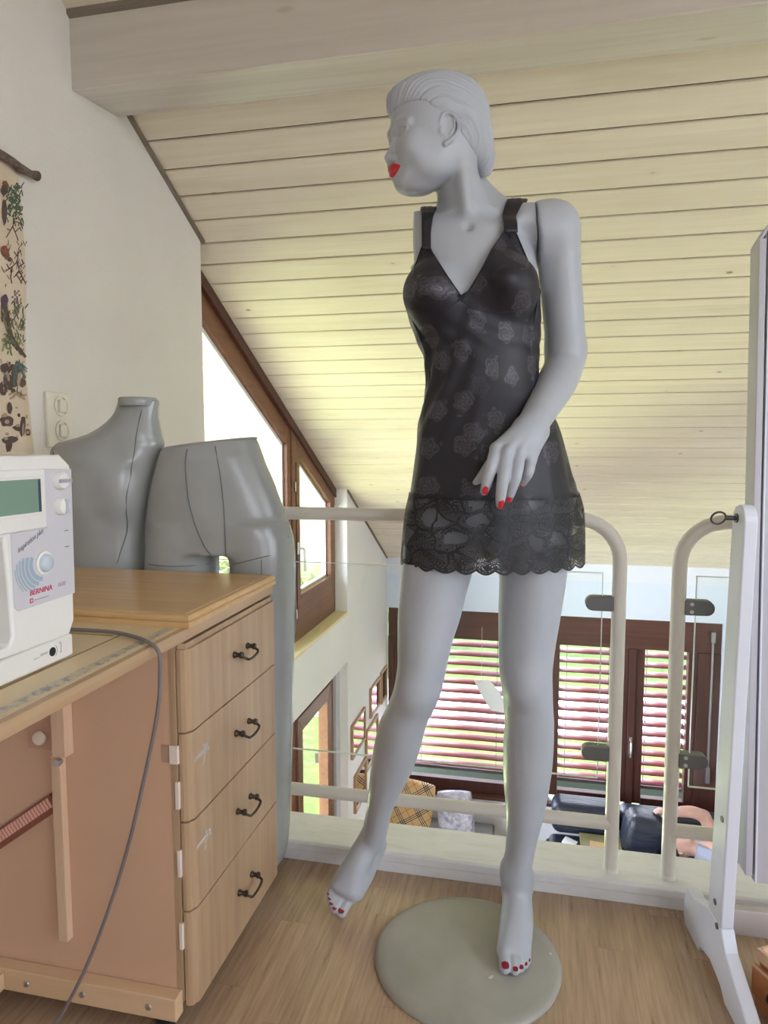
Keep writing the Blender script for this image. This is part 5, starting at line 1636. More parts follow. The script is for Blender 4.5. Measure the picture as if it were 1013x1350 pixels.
mb = MB(); mb.box(xf + .0050, xf + .0054, .585, .8085, .946, .990); mb.build('screen', M_LCD, bz, label='green liquid crystal screen')
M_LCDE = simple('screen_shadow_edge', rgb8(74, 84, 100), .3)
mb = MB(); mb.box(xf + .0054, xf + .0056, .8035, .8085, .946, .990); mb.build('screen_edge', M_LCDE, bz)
x2 = xf + .0012
m = MB(); m.lathe([(0, 0), (.0125, 0), (.0125, .006), (.0105, .010), (.006, .012), (0, .0125)], (x2, .8495, .9855), axis=(1, 0, 0), n=32); kb = m.build('knob', M_MWHITE, mac, smooth=True)
m = MB(); m.box(x2 + .0105, x2 + .0135, .8375, .8615, .983, .988); m.build('knob_bar', simple('grey_pointer', rgb8(168, 172, 178), .4), kb)
m = MB(); m.lathe([(0, 0), (.0118, 0), (.0118, .006), (.0100, .010), (.006, .0115), (0, .012)], (x2, .8490, .9500), axis=(1, 0, 0), n=32); kb = m.build('knob', M_MWHITE, mac, smooth=True)
m = MB(); m.box(x2 + .0095, x2 + .0130, .8475, .8535, .940, .960); m.build('knob_bar', simple('grey_wheel_band', rgb8(190, 196, 202), .4), kb)
m = MB(); m.lathe([(.0135, 0), (.0160, .0002), (.0160, .0022), (.0135, .0030)], (x2, .8130, .8755), axis=(1, 0, 0), n=40); m.build('ring', M_MWHITE, mac, smooth=True)
m = MB(); m.lathe([(0, 0), (.0130, 0), (.0125, .005), (.0095, .0085), (.005, .0100), (0, .0105)], (x2, .8130, .8755), axis=(1, 0, 0), n=40); m.build('dial', simple('grey_blue_dial', rgb8(192, 204, 210), .25), mac, smooth=True)
# printed fan of arcs around the dial
m = MB()
for r0, r1, a0, a1 in ((.0185, .0245, 150, 262), (.026, .0310, 155, 250), (.0325, .0365, 160, 242), (.038, .0410, 166, 234), (.0425, .0447, 172, 228), (.0462, .0478, 180, 222)):
    n = 24; vs = []
    for i in range(n + 1):
        a = math.radians(a0 + (a1 - a0) * i / n)
        for r in (r0, r1):
            yy = .8130 + r * math.cos(a) * 1.15; zz_ = .8755 + r * math.sin(a)
            vs.append((x2 + .0002, max(yy, .7575), max(zz_, .823)))
    m.add(vs, [(2 * i, 2 * i + 1, 2 * i + 3, 2 * i + 2) for i in range(n)])
m.build('arc_print', M_MBLUE, mac, recalc=False)
TM = lambda y, z, rot=0.0: Matrix.Translation((x2 + .0002, y, z)) @ Matrix(((0, 0, 1, 0), (1, 0, 0, 0), (0, 1, 0, 0), (0, 0, 0, 1))) @ Matrix.Rotation(rot, 4, 'Z')
o_ = text_mesh('lettering', 'BERNINA', .0105, TM(.7835, .8360), M_RED, mac, shear=.18); o_['label'] = 'red brand lettering'
# heavier strokes
o_.modifiers.new('weight', 'SOLIDIFY').thickness = .0006
o_ = text_mesh('lettering', '1630', .0082, TM(.8385, .8372), simple('pink_grey_print', rgb8(176, 130, 150), .5), mac, shear=.18); o_['label'] = 'model number'
o_ = text_mesh('lettering', 'inspiration plus', .0098, TM(.7660, .8955, math.radians(24)), M_INK, mac, shear=.45, spacing=.92); o_['label'] = 'slanted script lettering'
m = MB(); c_ = (.7865, .8290)
m.box(x2 + .0001, x2 + .0004, c_[0] - .003, c_[0] + .003, c_[1] - .003, c_[1] + .003); mk = m.build('cross_mark', M_RED, mac)
m = MB(); m.box(x2 + .0004, x2 + .0006, c_[0] - .002, c_[0] + .002, c_[1] - .0006, c_[1] + .0006); m.box(x2 + .0004, x2 + .0006, c_[0] - .0006, c_[0] + .0006, c_[1] - .002, c_[1] + .002); m.build('cross', M_MWHITE, mk)
fp2 = MB(); fp2.box(x2 + .0001, x2 + .0003, .792, .820, .8282, .8290); fp2.build('fine_print', M_INK, mac)
for zq in (.9135, .8905):
    m = MB(); m.box(x2, x2 + .0003, .858, .866, zq, zq + .0013); m.build('scale_mark', M_INK, mac)
m = MB(); m.lathe([(0, 0), (.0062, 0), (.0062, .0008), (0, .0008)], (MX + .004, .8190, .7505), axis=(1, 0, 0), n=24); m.build('jack', M_BLACKP, mac)
m = MB(); 
for r in (.0095,): m.tube([(MX + .0043, .8190 + r * math.cos(math.radians(q)), .7505 + r * math.sin(math.radians(q))) for q in range(-50, 51, 10)], .0003, 5)
m.box(MX + .0041, MX + .0044, .8330, .8370, .7585, .7592); m.box(MX + .0041, MX + .0044, .8362, .8370, .7450, .7592); m.box(MX + .0041, MX + .0044, .8340, .8370, .7450, .7457)
m.box(MX + .0041, MX + .0044, .795, .8095, .7530, .7536); m.box(MX + .0041, MX + .0044, .795, .8095, .7512, .7518); m.box(MX + .0041, MX + .0044, .782, .793, .7500, .7506)
m.build('fine_print', M_INK, mac)
m = MB(); m.lathe([(0, 0), (.028, 0), (.032, .003), (.032, .014), (.027, .018), (0, .018)], (MX - .075, .880, .905), axis=(0, 1, 0), n=40); m.build('handwheel', M_MWHITE, mac, smooth=True)

# the grey flex: from behind the machine across the worktop and down past the drawers
M_FLEX = simple('grey_flex', rgb8(122, 114, 112), .5)
mb = MB()
raw = [(-.80, .905, .745), (-.78, .95, .738), (-.735, .975, .7365), (-.66, .975, .7365), (-.605, .955, .7365), (-.572, .935, .736), (-.553, .928, .727), (-.549, .927, .705), (-.556, .930, .64), (-.583, .938, .54), (-.640, .950, .36), (-.720, .962, .17), (-.795, .958, .035), (-.83, .93, .006), (-.90, .86, .0045), (-1.0, .80, .0045)]
def smooth_path(P_, n=8):
    P_ = [Vector(p) for p in P_]; A = [2 * P_[0] - P_[1]] + P_ + [2 * P_[-1] - P_[-2]]; out = []
    for i in range(1, len(A) - 2):
        for k in range(n):
            t = k / n
            out.append(.5 * (2 * A[i] + (A[i + 1] - A[i - 1]) * t + (2 * A[i - 1] - 5 * A[i] + 4 * A[i + 1] - A[i + 2]) * t * t + (3 * A[i] - A[i - 1] - 3 * A[i + 1] + A[i + 2]) * t ** 3))
    return out + [P_[-1]]
mb.tube(smooth_path(raw), .0031, 10)
tag(mb.build('power_cord', M_FLEX, None, smooth=True), 'grey cord from the sewing machine hanging down past the drawers', 'cord')

# ================================================================ INFLATABLE DRESS FORMS
def vinyl():
    m = NT('grey_vinyl')
    n = m.noise(m.coord(), 6, 3, .5)
    m.base(m.ramp(n, [(.3, rgb8(150, 153, 151)), (.7, rgb8(163, 166, 164))])); m.rough(.27)
    m.b.inputs['Specular IOR Level'].default_value = .6; m.b.inputs['Coat Weight'].default_value = .25; m.b.inputs['Coat Roughness'].default_value = .2
    w = m.noise(m.coord(scale=(26, 26, 5)), 1.0, 3, .5, .6)
    m.bump(w, .10, .008)
    return m.mat
M_VINYL = vinyl()
M_SEAM = simple('vinyl_seam', rgb8(92, 96, 98), .4)
def form_mesh(name, F, parent, relax=3):
    V, Q = F.mesh(relax); Q = orient(V, Q)
    Mi = root_world(parent).inverted()
    V = V + np.array(Mi.translation)
    return np_mesh(name, V, Q, M_VINYL, parent)
def hit_seam(F, pts, ax, lift=.0012):
    """drape a line onto a form: for every (x, z) find the front (small y) or given side surface"""
    out = []
    for x, z in pts:
        i = np.searchsorted(F.ax[0], x); k = np.searchsorted(F.ax[2], z)
        if not (0 < i < len(F.ax[0]) and 0 < k < len(F.ax[2])): continue
        col_ = F.F[i, :, k]; s = np.nonzero(col_ < 0)[0]
        if not len(s): continue
        j = s[0]; y = F.ax[1][j]
        if j > 0:
            y = F.ax[1][j - 1] + (F.ax[1][j] - F.ax[1][j - 1]) * col_[j - 1] / (col_[j - 1] - col_[j])
        out.append(Vector((x, y - lift, z)))
    for _ in range(4):
        out = [out[0]] + [(out[i - 1] + out[i] * 2 + out[i + 1]) / 4 for i in range(1, len(out) - 1)] + [out[-1]]
    return out
# -- torso: neck, sloping shoulders cut off at the arms, bust turned to the wall
tor = thing('dress_form', 'grey inflatable torso form with a stub neck standing by the white wall', 'dress form', (-1.02, 1.515, 0), group='grey inflatable forms')
Ft = Field(axis_arr([(-1.285, -.74, .005)]), axis_arr([(1.42, 1.61, .005)]), axis_arr([(.36, 1.18, .005)]))
def hx(px, py): return onY(px, py, 1.50)[0]
rowsT = [(745, 78, 187), (715, 76, 187), (690, 76, 187.5), (660, 79, 191), (630, 80, 197), (610, 78, 203), (596, 69, 208), (588, 69, 211), (583.5, 74, 211), (579, 92, 209), (574, 109, 208), (566, 125, 206), (556, 138, 204.5), (546, 146.5, 203.5), (536, 150.5, 204), (527, 152, 205)]
KT = []
for y, a, b in rowsT:
    zc = onY((a + b) / 2, y, 1.505)[2]; KT.append((zc, (hx(a, y) + hx(b, y)) / 2, 1.515, (hx(b, y) - hx(a, y)) / 2, .078 if y > 600 else .070 - (600 - y) * .0006))
KT += [(.62, hx(130, 745), 1.515, .140, .078), (.50, hx(130, 745), 1.515, .140, .078), (.40, hx(130, 745), 1.515, .120, .074)]
Ft.slices(Slices(KT), 0.0)
Ft.ell((hx(114, 655), 1.485, onY(114, 655, 1.5)[2]), (.070, .046, .075), .03)
Ft.ell((hx(160, 650), 1.487, onY(160, 650, 1.5)[2]), (.050, .044, .07), .03)
tb = form_mesh('body', Ft, tor)
mb = MB(); nz0 = onY(178, 531, 1.505)[2]; ncx = (hx(152, 528) + hx(205, 528)) / 2
mb.lathe([(.0435, -.016), (.0450, -.008), (.0450, .000), (.0425, .004), (0, .0045)], (ncx, 1.512, nz0 + .008), n=40)
mb.build('neck_cap', M_VINYL, tor, smooth=True)
pts = hit_seam(Ft, [(hx(x, y), onY(x, y, 1.47)[2]) for x, y in zip(np.interp(np.linspace(0, 1, 60), [0, .12, .3, .55, .8, 1], [191, 189, 187, 181, 177, 168]), np.linspace(540, 742, 60))], 0)
mb = MB(); mb.tube(pts, .0014, 6); mb.build('seam', M_SEAM, tor, smooth=True)
mb = MB(); ax_ = hx(69, 590)
mb.lathe([(0, 0), (.020, 0), (.022, .006), (0, .008)], (ax_ + .004, 1.515, onY(72, 600, 1.5)[2]), axis=(-1, 0, 0), n=24); mb.build('arm_cap', M_VINYL, tor, smooth=True)
mb = MB(); mb.cyl((-1.02, 1.515, .012), (-1.02, 1.515, .40), .014, 16); mb.lathe([(0, 0), (.055, 0), (.055, .008), (.02, .014), (0, .014)], (-1.02, 1.515, 0), n=32)
mb.build('stand', M_GREY_METAL, tor, smooth=True)
# -- hips: waist, two long tapering legs down to the floor
hip = thing('dress_form', 'grey inflatable hip and leg form beside the oak cabinet', 'dress form', (-.72, 1.515, 0), group='grey inflatable forms')
Fp = Field(axis_arr([(-.965, -.485, .0042)]), axis_arr([(1.435, 1.592, .0042)]), axis_arr([(-.004, 1.08, .0045)]))
def hK(rows, b): 
    out = []
    for y, a, c in rows:
        z = onY((a + c) / 2, y, 1.505)[2]; x0, x1 = onY(a, y, 1.505)[0], onY(c, y, 1.505)[0]
        out.append((z, (x0 + x1) / 2, 1.514, (x1 - x0) / 2, b(y)))
    return out
pelv = hK([(577, 214, 334), (590, 213, 340), (605, 209, 345), (630, 202, 356), (655, 196, 366), (680, 192.5, 375), (700, 191, 381), (715, 195, 378), (728, 225, 350)], lambda y: .066 if y < 600 else .075)
Fp.slices(Slices(pelv), 0.0)
legA = hK([(690, 205, 268), (715, 195, 281), (735, 193.5, 283.5), (760, 192, 284), (800, 197, 282), (900, 204, 274), (1000, 212, 264), (1080, 219, 256), (1128, 224, 250)], lambda y: .074 if y < 780 else .066)
legB = hK([(690, 300, 372), (715, 295, 383.5), (735, 303, 385.5), (760, 305, 386), (800, 305, 386), (850, 308, 385), (900, 312, 384), (960, 318, 382.5), (1020, 325, 381), (1080, 333, 378.5), (1120, 340, 375), (1137, 347, 370)], lambda y: .074 if y < 780 else .062)
Fp.slices(Slices(legA), .02); Fp.slices(Slices(legB), .02)
wxa, wza, wxb, wzb = onY(214, 591, 1.505)[0], onY(214, 591, 1.505)[2], onY(334, 576, 1.505)[0], onY(334, 576, 1.505)[2]
Fp.add(lambda p: p[2] - (wza + (wzb - wza) * (p[0] - wxa) / (wxb - wxa)) + 0 * p[1], (-.96, 1.44, .98), (-.49, 1.59, 1.08), .006, 0, 'i')
hbod = form_mesh('body', Fp, hip)
mb = MB()
for cl in ([(246, 592), (246, 620), (250, 660), (260, 695), (272, 722), (283, 735)], [(282, 588), (290, 620), (295, 660), (298, 700), (299, 735)], [(326, 596), (345, 630), (362, 675), (371, 720)], [(193, 744), (225, 746), (282, 748)], [(305, 745), (340, 736), (384, 727)], [(345, 738), (345, 760)]):
    A_ = np.array(cl, float); t_ = np.linspace(0, len(A_) - 1, 40)
    P2 = [(onY(np.interp(u, range(len(A_)), A_[:, 0]), np.interp(u, range(len(A_)), A_[:, 1]), 1.445)[0], onY(np.interp(u, range(len(A_)), A_[:, 0]), np.interp(u, range(len(A_)), A_[:, 1]), 1.445)[2]) for u in t_]
    L_ = hit_seam(Fp, P2, 0)
    if len(L_) > 3: mb.tube(L_, .0010, 6)
mb.build('seam', M_SEAM, hip, smooth=True)
wz = onY(275, 583, 1.505)[2]; w0, w1 = onY(214, 583, 1.505)[0], onY(335, 577, 1.505)[0]
mb = MB(); el = [((w0 + w1) / 2 + (w1 - w0) / 2 * math.cos(2 * math.pi * k / 60), 1.514 + .064 * math.sin(2 * math.pi * k / 60), (wza + wzb) / 2 - .002 + (wzb - wza) / 2 * math.cos(2 * math.pi * k / 60)) for k in range(60)]
mb.tube(el, .0022, 8, closed=True); mb.build('waist_seam', M_VINYL, hip, smooth=True)

# ================================================================ STANDING MIRROR seen from behind (white board pivoting on a leg)
M_STAND = simple('white_lacquer', rgb8(226, 230, 240), .35)
M_PANEL = simple('shade_toned_white_board', rgb8(192, 190, 197), .4)  # white board; the grey stands in for shade on its front
p0 = Vector((.3335, 1.535, 0)); aS = math.radians(7); dS = Vector((math.sin(aS), -math.cos(aS), 0)); nS = Vector((math.cos(aS), math.sin(aS), 0))
mir = thing('standing_mirror', 'white board on a white pivoting floor stand at the right edge', 'mirror', (.40, 1.40, 0))
def UZ(u, z): return p0 + dS * u + Vector((0, 0, z))
foot = [(-.006, .052), (-.006, .020), (.005, .000), (.085, .000), (.100, .018), (.146, .028), (.200, .018), (.225, .000), (.30, .000), (.395, .000), (.40, .012), (.395, .022), (.313, .044), (.215, .094), (.192, .125), (.135, .128), (.049, .090), (.008, .090)]
mb = MB(); mb.prism([UZ(u, z) for u, z in foot], nS * .026); mb.build('foot', M_STAND, mir, bevel=.003)
mb = MB(); top_ = [(.128, .126), (.193, .126)] + [(.213, .90)] + [(.186 + .027 * math.cos(q), .900 + .030 * math.sin(q)) for q in np.linspace(.1, math.pi - .1, 12)] + [(.159, .90)]
mb.prism([UZ(u, z) for u, z in top_], nS * .024); lg = mb.build('upright', M_STAND, mir, bevel=.003)
for (u, z) in ((.178, .335), (.163, .160), (.176, .120)):
    m = MB(); m.lathe([(0, 0), (.0062, 0), (.0055, .0020), (.002, .0026), (0, .0026)], UZ(u, z), axis=-nS, n=18); m.build('screw', M_CLAMP, lg, smooth=True)
m = MB(); pc = UZ(.180, .905)
m.cyl(pc + nS * .001, pc - nS * .020, .0042, 12); m.lathe([(0, 0), (.0085, 0), (.0085, .0022), (0, .0022)], pc - nS * .0022, axis=nS, n=20)
rc = pc - nS * .032; m.tube([rc + nS * (.0125 * math.cos(2 * math.pi * k / 28)) + (Vector((0, 0, 1)) * .9 + dS * .43).normalized() * .0125 * math.sin(2 * math.pi * k / 28) for k in range(28)], .0019, 8, closed=True)
m.build('eye_bolt', simple('dark_steel', rgb8(96, 96, 100), .3, .9), mir, smooth=True)
m = MB(); q0 = UZ(.105, 0) + nS * .024
m.box(q0.x, 1.35, q0.y - .004, q0.y + .016, .060, .1135); m.build('stretcher', simple('shade_toned_white_stretcher', rgb8(196, 186, 180), .5), mir, bevel=.002)  # white stretcher bar, its shade put into the colour
# the board: local box tilted about the pivot
Tm = Matrix.Translation((.399, 1.425, .90)) @ Matrix.Rotation(math.radians(-4.9), 4, 'X')
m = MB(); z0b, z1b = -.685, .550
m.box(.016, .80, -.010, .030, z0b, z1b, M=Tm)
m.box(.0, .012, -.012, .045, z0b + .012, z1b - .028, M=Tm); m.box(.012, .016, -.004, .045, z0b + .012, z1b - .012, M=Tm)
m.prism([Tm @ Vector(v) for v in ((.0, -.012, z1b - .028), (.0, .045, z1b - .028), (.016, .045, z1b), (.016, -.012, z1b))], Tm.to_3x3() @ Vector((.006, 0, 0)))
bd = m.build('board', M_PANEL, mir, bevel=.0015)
m = MB(); m.box(.0165, .0195, -.0125, -.0095, z0b, z1b - .006, M=Tm); m.build('edge_bead', M_STAND, bd)
# second leg, outside the picture
m = MB(); off = Vector((.86, 0, 0))
m.prism([UZ(u, z) + off for u, z in foot], nS * .026); m.build('foot', M_STAND, mir, bevel=.003)
m = MB(); m.prism([UZ(u, z) + off for u, z in top_], nS * .024); m.build('upright', M_STAND, mir, bevel=.003)

# ================================================================ LITTLE WOODEN DRAWER BOX on the floor at the right
M_BOXW = wood('reddish_pine', rgb8(176, 112, 66), rgb8(196, 130, 80), rgb8(212, 150, 98), 'X', .4, along=4, across=40)
M_BOXE = simple('pale_worn_edge', rgb8(226, 190, 160), .5)
bx = thing('wooden_box', 'small reddish wooden drawer box with a black knob on the floor', 'box', (.46, 1.28, 0), rz=0)
Rb = Matrix.Translation((.412, 1.316, 0)) @ Matrix.Rotation(math.radians(-60), 4, 'Z')
m = MB(); m.box(0, .24, 0, .10, .004, .040, M=Rb); m.build('plinth', M_BOXW, bx, bevel=.002)
m = MB(); m.box(.004, .236, .004, .096, .040, .100, M=Rb); m.build('carcass', M_BOXW, bx, bevel=.002)
m = MB(); m.box(-.002, .242, -.007, .003, .030, .088, M=Rb); df = m.build('drawer', M_BOXW, bx, bevel=.002)
m = MB(); m.box(-.002, .242, -.0085, -.0060, .085, .0895, M=Rb); m.build('worn_edge', M_BOXE, df)
m = MB(); m.lathe([(0, 0), (.005, 0), (.005, .005), (.0085, .008), (.0095, .012), (.0065, .016), (0, .017)], Rb @ Vector((.052, -.007, .060)), axis=Rb.to_3x3() @ Vector((0, -1, 0)), n=28); m.build('knob', M_BLACKP, df, smooth=True)
m = MB()
for q in ((0, .24, 0, .008), (0, .24, .092, .10), (0, .008, .008, .092), (.232, .24, .008, .092)): m.box(q[0], q[1], q[2], q[3], .096, .118, M=Rb)
m.build('rim', M_BOXE, bx, bevel=.0015)
m = MB(); m.box(.006, .234, .006, .094, .1005, .104, M=Rb); m.build('tray_bottom', M_BOXW, bx)

# ================================================================ WALL HANGING AND SWITCH PLATE
M_BARK = NT('bark')
_n = M_BARK.noise(M_BARK.coord(), 60, 5, .7, 1.0); M_BARK.base(M_BARK.ramp(_n, [(.3, rgb8(70, 58, 52)), (.6, rgb8(120, 106, 98)), (.8, rgb8(150, 138, 130))])); M_BARK.rough(.9); M_BARK.bump(_n, .8, .004)
M_CLOTH = NT('beige_linen')
_n = M_CLOTH.noise(M_CLOTH.coord(), 9, 3, .5); _w = M_CLOTH.noise(M_CLOTH.coord(), 420, 2, .5)
M_CLOTH.base(M_CLOTH.ramp(_n, [(.3, rgb8(208, 190, 166)), (.7, rgb8(220, 204, 182))])); M_CLOTH.rough(.9); M_CLOTH.bump(_w, .15, .001)
hg = thing('wall_hanging', 'beige cloth wall hanging with plants and pheasant hanging from a bark stick', 'wall hanging', (XL, 1.40, 1.75))
TY0, TY1, TZ0, TZ1 = 1.16, 1.592, .96, 1.738
m = MB(); nz_, ny_ = 40, 8; vs, fs = [], []
def clx(z, y): return XL + .006 + .004 * math.sin(z * 9) + .002 * math.sin(y * 31 + z * 4)
def cle(z): return TY1 + .004 * math.sin(z * 14)
for i in range(nz_ + 1):
    z = TZ0 + (TZ1 - TZ0) * i / nz_
    for j in range(ny_ + 1):
        y = TY0 + (cle(z) - TY0) * j / ny_; vs.append((clx(z, y), y, z))
for i in range(nz_):
    for j in range(ny_): a = i * (ny_ + 1) + j; fs.append((a, a + 1, a + ny_ + 2, a + ny_ + 1))
m.add(vs, fs); clm = m
m = MB(); rr = random.Random(4); pts, rs = [], []
for i in range(26):
    t = i / 25; y = 1.10 + t * .535
    pts.append((XL + .022 + rr.uniform(-.002, .002), y, 1.752 + .012 * math.sin(t * 5) - .010 * t + rr.uniform(-.003, .003))); rs.append(.0135 + rr.uniform(-.002, .0025) - .003 * t)
m.tube(pts, rs, 12); m.build('branch', M_BARK.mat, hg, smooth=True, label='dark bark stick')
# printed plants, birds and mushrooms: flat shapes lying on the cloth
def onC(x, y): 
    p = onX(x, y, XL + .012); return p
PR = {}
def PB(k):
    if k not in PR: PR[k] = MB()
    return PR[k]
def blob(k, x, y, rx, ry, rot=0, n=14, jag=.12, lift=0):
    vs = []
    for i in range(n):
        a = 2 * math.pi * i / n; r = 1 + rr.uniform(-jag, jag)
        u, v = rx * r * math.cos(a), ry * r * math.sin(a)
        px, py = x + u * math.cos(rot) - v * math.sin(rot), y + u * math.sin(rot) + v * math.cos(rot)
        p = onX(px, py, XL); q = Vector((clx(p.z, p.y) + .0012 + lift, p.y, p.z)); vs.append(q)
    PB(k).add(vs, [list(range(n))])
def stroke(k, pts, w=.6, lift=0):
    for (x0, y0), (x1, y1) in zip(pts[:-1], pts[1:]):
        l = math.hypot(x1 - x0, y1 - y0) or 1; nx, ny = -(y1 - y0) / l * w, (x1 - x0) / l * w
        vs = []
        for px, py in ((x0 + nx, y0 + ny), (x1 + nx * .8, y1 + ny * .8), (x1 - nx * .8, y1 - ny * .8), (x0 - nx, y0 - ny)):
            p = onX(px, py, XL); vs.append(Vector((clx(p.z, p.y) + .0012 + lift, p.y, p.z)))
        PB(k).add(vs, [(0, 1, 2, 3)])
# fir branch with twigs (top)
for i in range(34):
    t = i / 33; bx_, by_ = 14 + rr.uniform(-7, 6), 246 + t * 36; sgn = rr.choice((-1, 1))
    stroke('green', [(bx_, by_), (bx_ + 6 * sgn + 3, by_ + rr.uniform(2, 7))], 1.1)
for i in range(10): blob('green', 8 + rr.uniform(-4, 14), 258 + rr.uniform(-10, 22), 3.0, 1.5, rr.uniform(.2, 1.2))
blob('brown', 2, 250, 5, 9, .3); blob('brown', 1, 280, 4, 18, 0); blob('rust', 3, 242, 4, 4)
for e in ([(14, 282), (13, 300), (18, 312), (20, 318)], [(13, 298), (8, 306), (3, 314)], [(14, 292), (22, 294), (26, 302)], [(14, 290), (20, 287)], [(10, 304), (4, 302)], [(16, 306), (22, 300), (24, 305)]): stroke('brown', e, .8)
# bird and bare twig
blob('rust', 2, 332, 5.5, 9, -.4); blob('brown', 8, 342, 3.5, 3, .5)
for e in ([(20, 332), (19, 345), (22, 358), (30, 373)], [(19, 345), (12, 352), (2, 358)], [(12, 352), (10, 366), (12, 374)], [(22, 358), (14, 366)], [(21, 352), (27, 348), (25, 342)], [(19, 338), (14, 332)], [(20, 334), (24, 330)], [(18, 362), (26, 374)], [(8, 355), (4, 348)]): stroke('brown', e, .9)
# foxgloves, pheasant, leaves
for x0 in (15, 21):
    for i in range(12): blob('mauve', x0 + rr.uniform(-2, 2), 384 + i * 2.6, 1.7, 1.4)
blob('purple', 2, 396, 5, 8, .1); blob('brown', 4, 415, 5.5, 16, -.25); 
stroke('brown', [(6, 420), (14, 445), (24, 460), (33, 471)], 2.4); stroke('brown', [(4, 425), (12, 450), (22, 462)], 2.0)
for i in range(46):
    x, y = rr.uniform(1, 30), rr.uniform(408, 456); stroke('green' if rr.random() < .6 else 'olive', [(x, y), (x + rr.uniform(-6, 6), y - rr.uniform(3, 9))], .9)
for i in range(16): blob('olive', rr.uniform(0, 12), rr.uniform(440, 462), 2.4, 1.3, rr.uniform(0, 3))
# nuts and cones
for i in range(20): stroke('teal', [(20, 476), (18 + rr.uniform(-6, 18), 488 + rr.uniform(-8, 26))], .9)
for (x, y, a, b, r) in ((5, 485, 7, 6, 0), (19, 497, 7, 13, .15), (9, 503, 7, 11, -.2), (2, 512, 6, 9, 0), (28, 505, 5, 6, 0)): blob('brown', x, y, a, b, r)
blob('tan', 23, 500, 2.5, 9, .1, lift=.0004); blob('tan', 8, 496, 2, 7, -.2, lift=.0004)
for i in range(9): blob('tan', 12 + rr.uniform(-4, 20), 522 + rr.uniform(-5, 5), 4, 1.6, rr.uniform(-.8, .8))
# mushrooms
for (x, y, a, b, r) in ((10, 538, 3.5, 8, 0), (6, 555, 9, 7, .2), (27, 562, 4, 14, .1), (34, 570, 4, 5, 0), (20, 565, 7, 3, .3), (10, 580, 10, 5, -.2), (8, 588, 4, 8, .2)): blob('brown', x, y, a, b, r)
blob('tan', 6, 556, 3, 3, 0, lift=.0004); blob('tan', 27, 566, 1.5, 8, .1, lift=.0004)
for i in range(60):
    x, y = rr.uniform(0, 29), rr.uniform(246, 300)
    stroke('green' if rr.random() < .55 else 'brown', [(x, y), (x + rr.uniform(-4, 4), y - rr.uniform(3, 8))], .8)
for i in range(36):
    x, y = rr.uniform(0, 30), rr.uniform(322, 382)
    stroke('brown', [(x, y), (x + rr.uniform(-5, 5), y - rr.uniform(4, 9))], .55)
for i in range(70):
    x, y = rr.uniform(0, 31), rr.uniform(396, 470)
    stroke(rr.choice(('green', 'olive', 'brown')), [(x, y), (x + rr.uniform(-5, 5), y - rr.uniform(3, 9))], .9)
for i in range(40):
    x, y = rr.uniform(0, 32), rr.uniform(478, 525)
    stroke(rr.choice(('teal', 'brown', 'tan')), [(x, y), (x + rr.uniform(-5, 5), y - rr.uniform(2, 7))], .9)
for i in range(18): blob('brown', rr.uniform(0, 30), rr.uniform(478, 520), rr.uniform(1.5, 4), rr.uniform(1.5, 4))
for i in range(14): blob(rr.choice(('brown', 'tan')), rr.uniform(0, 34), rr.uniform(535, 590), rr.uniform(1, 3.5), rr.uniform(1, 3))
cmats = [M_CLOTH.mat]
for k, c in dict(green=(76, 98, 78), brown=(94, 76, 70), rust=(134, 84, 66), mauve=(128, 106, 112), purple=(88, 64, 88), olive=(128, 128, 84), teal=(84, 106, 104), tan=(172, 146, 124)).items():
    if k in PR:
        clm.cur = len(cmats); cmats.append(simple('print_' + k, rgb8(*c), .9, noise=.25, nscale=160)); clm.add(PR[k].v, PR[k].f)
        for rep in (.105, .21, .315):
            n0 = 0; v2, f2 = [], []
            for f in PR[k].f:
                pts_ = [PR[k].v[i] for i in f]
                if min(q[1] for q in pts_) - rep < TY0 + .012: continue
                v2 += [(clx(q[2] - .02 * math.sin(rep * 40), q[1] - rep) + .0013, q[1] - rep, q[2] - .02 * math.sin(rep * 40)) for q in pts_]
                f2.append(list(range(n0, n0 + len(pts_)))); n0 += len(pts_)
            clm.add(v2, f2)
clm.build('cloth', cmats, hg, smooth=True, recalc=False)

sw = thing('light_switch', 'white double switch plate on the plaster wall behind the torso form', 'switch', (XL, 1.698, 1.11))
M_SW = simple('ivory_switch_plastic', rgb8(228, 222, 208), .4)
m = MB(); m.box(XL - .001, XL + .010, 1.650, 1.746, 1.034, 1.184); m.build('cover_plate', M_SW, sw, bevel=.004, seg=3, smooth=True)
for z in (1.147, 1.079):
    m = MB(); m.lathe([(.0265, 0), (.0285, .0015), (.0285, .004), (.0240, .0045), (.0240, .001), (0, .001)], (XL + .0098, 1.706, z), axis=(1, 0, 0), n=40); r_ = m.build('switch_ring', M_SW, sw, smooth=True)
    m = MB(); m.box(XL + .010, XL + .0185, 1.692, 1.720, z - .0175, z + .0175); m.build('rocker', M_SW, r_, bevel=.003, seg=3, smooth=True)
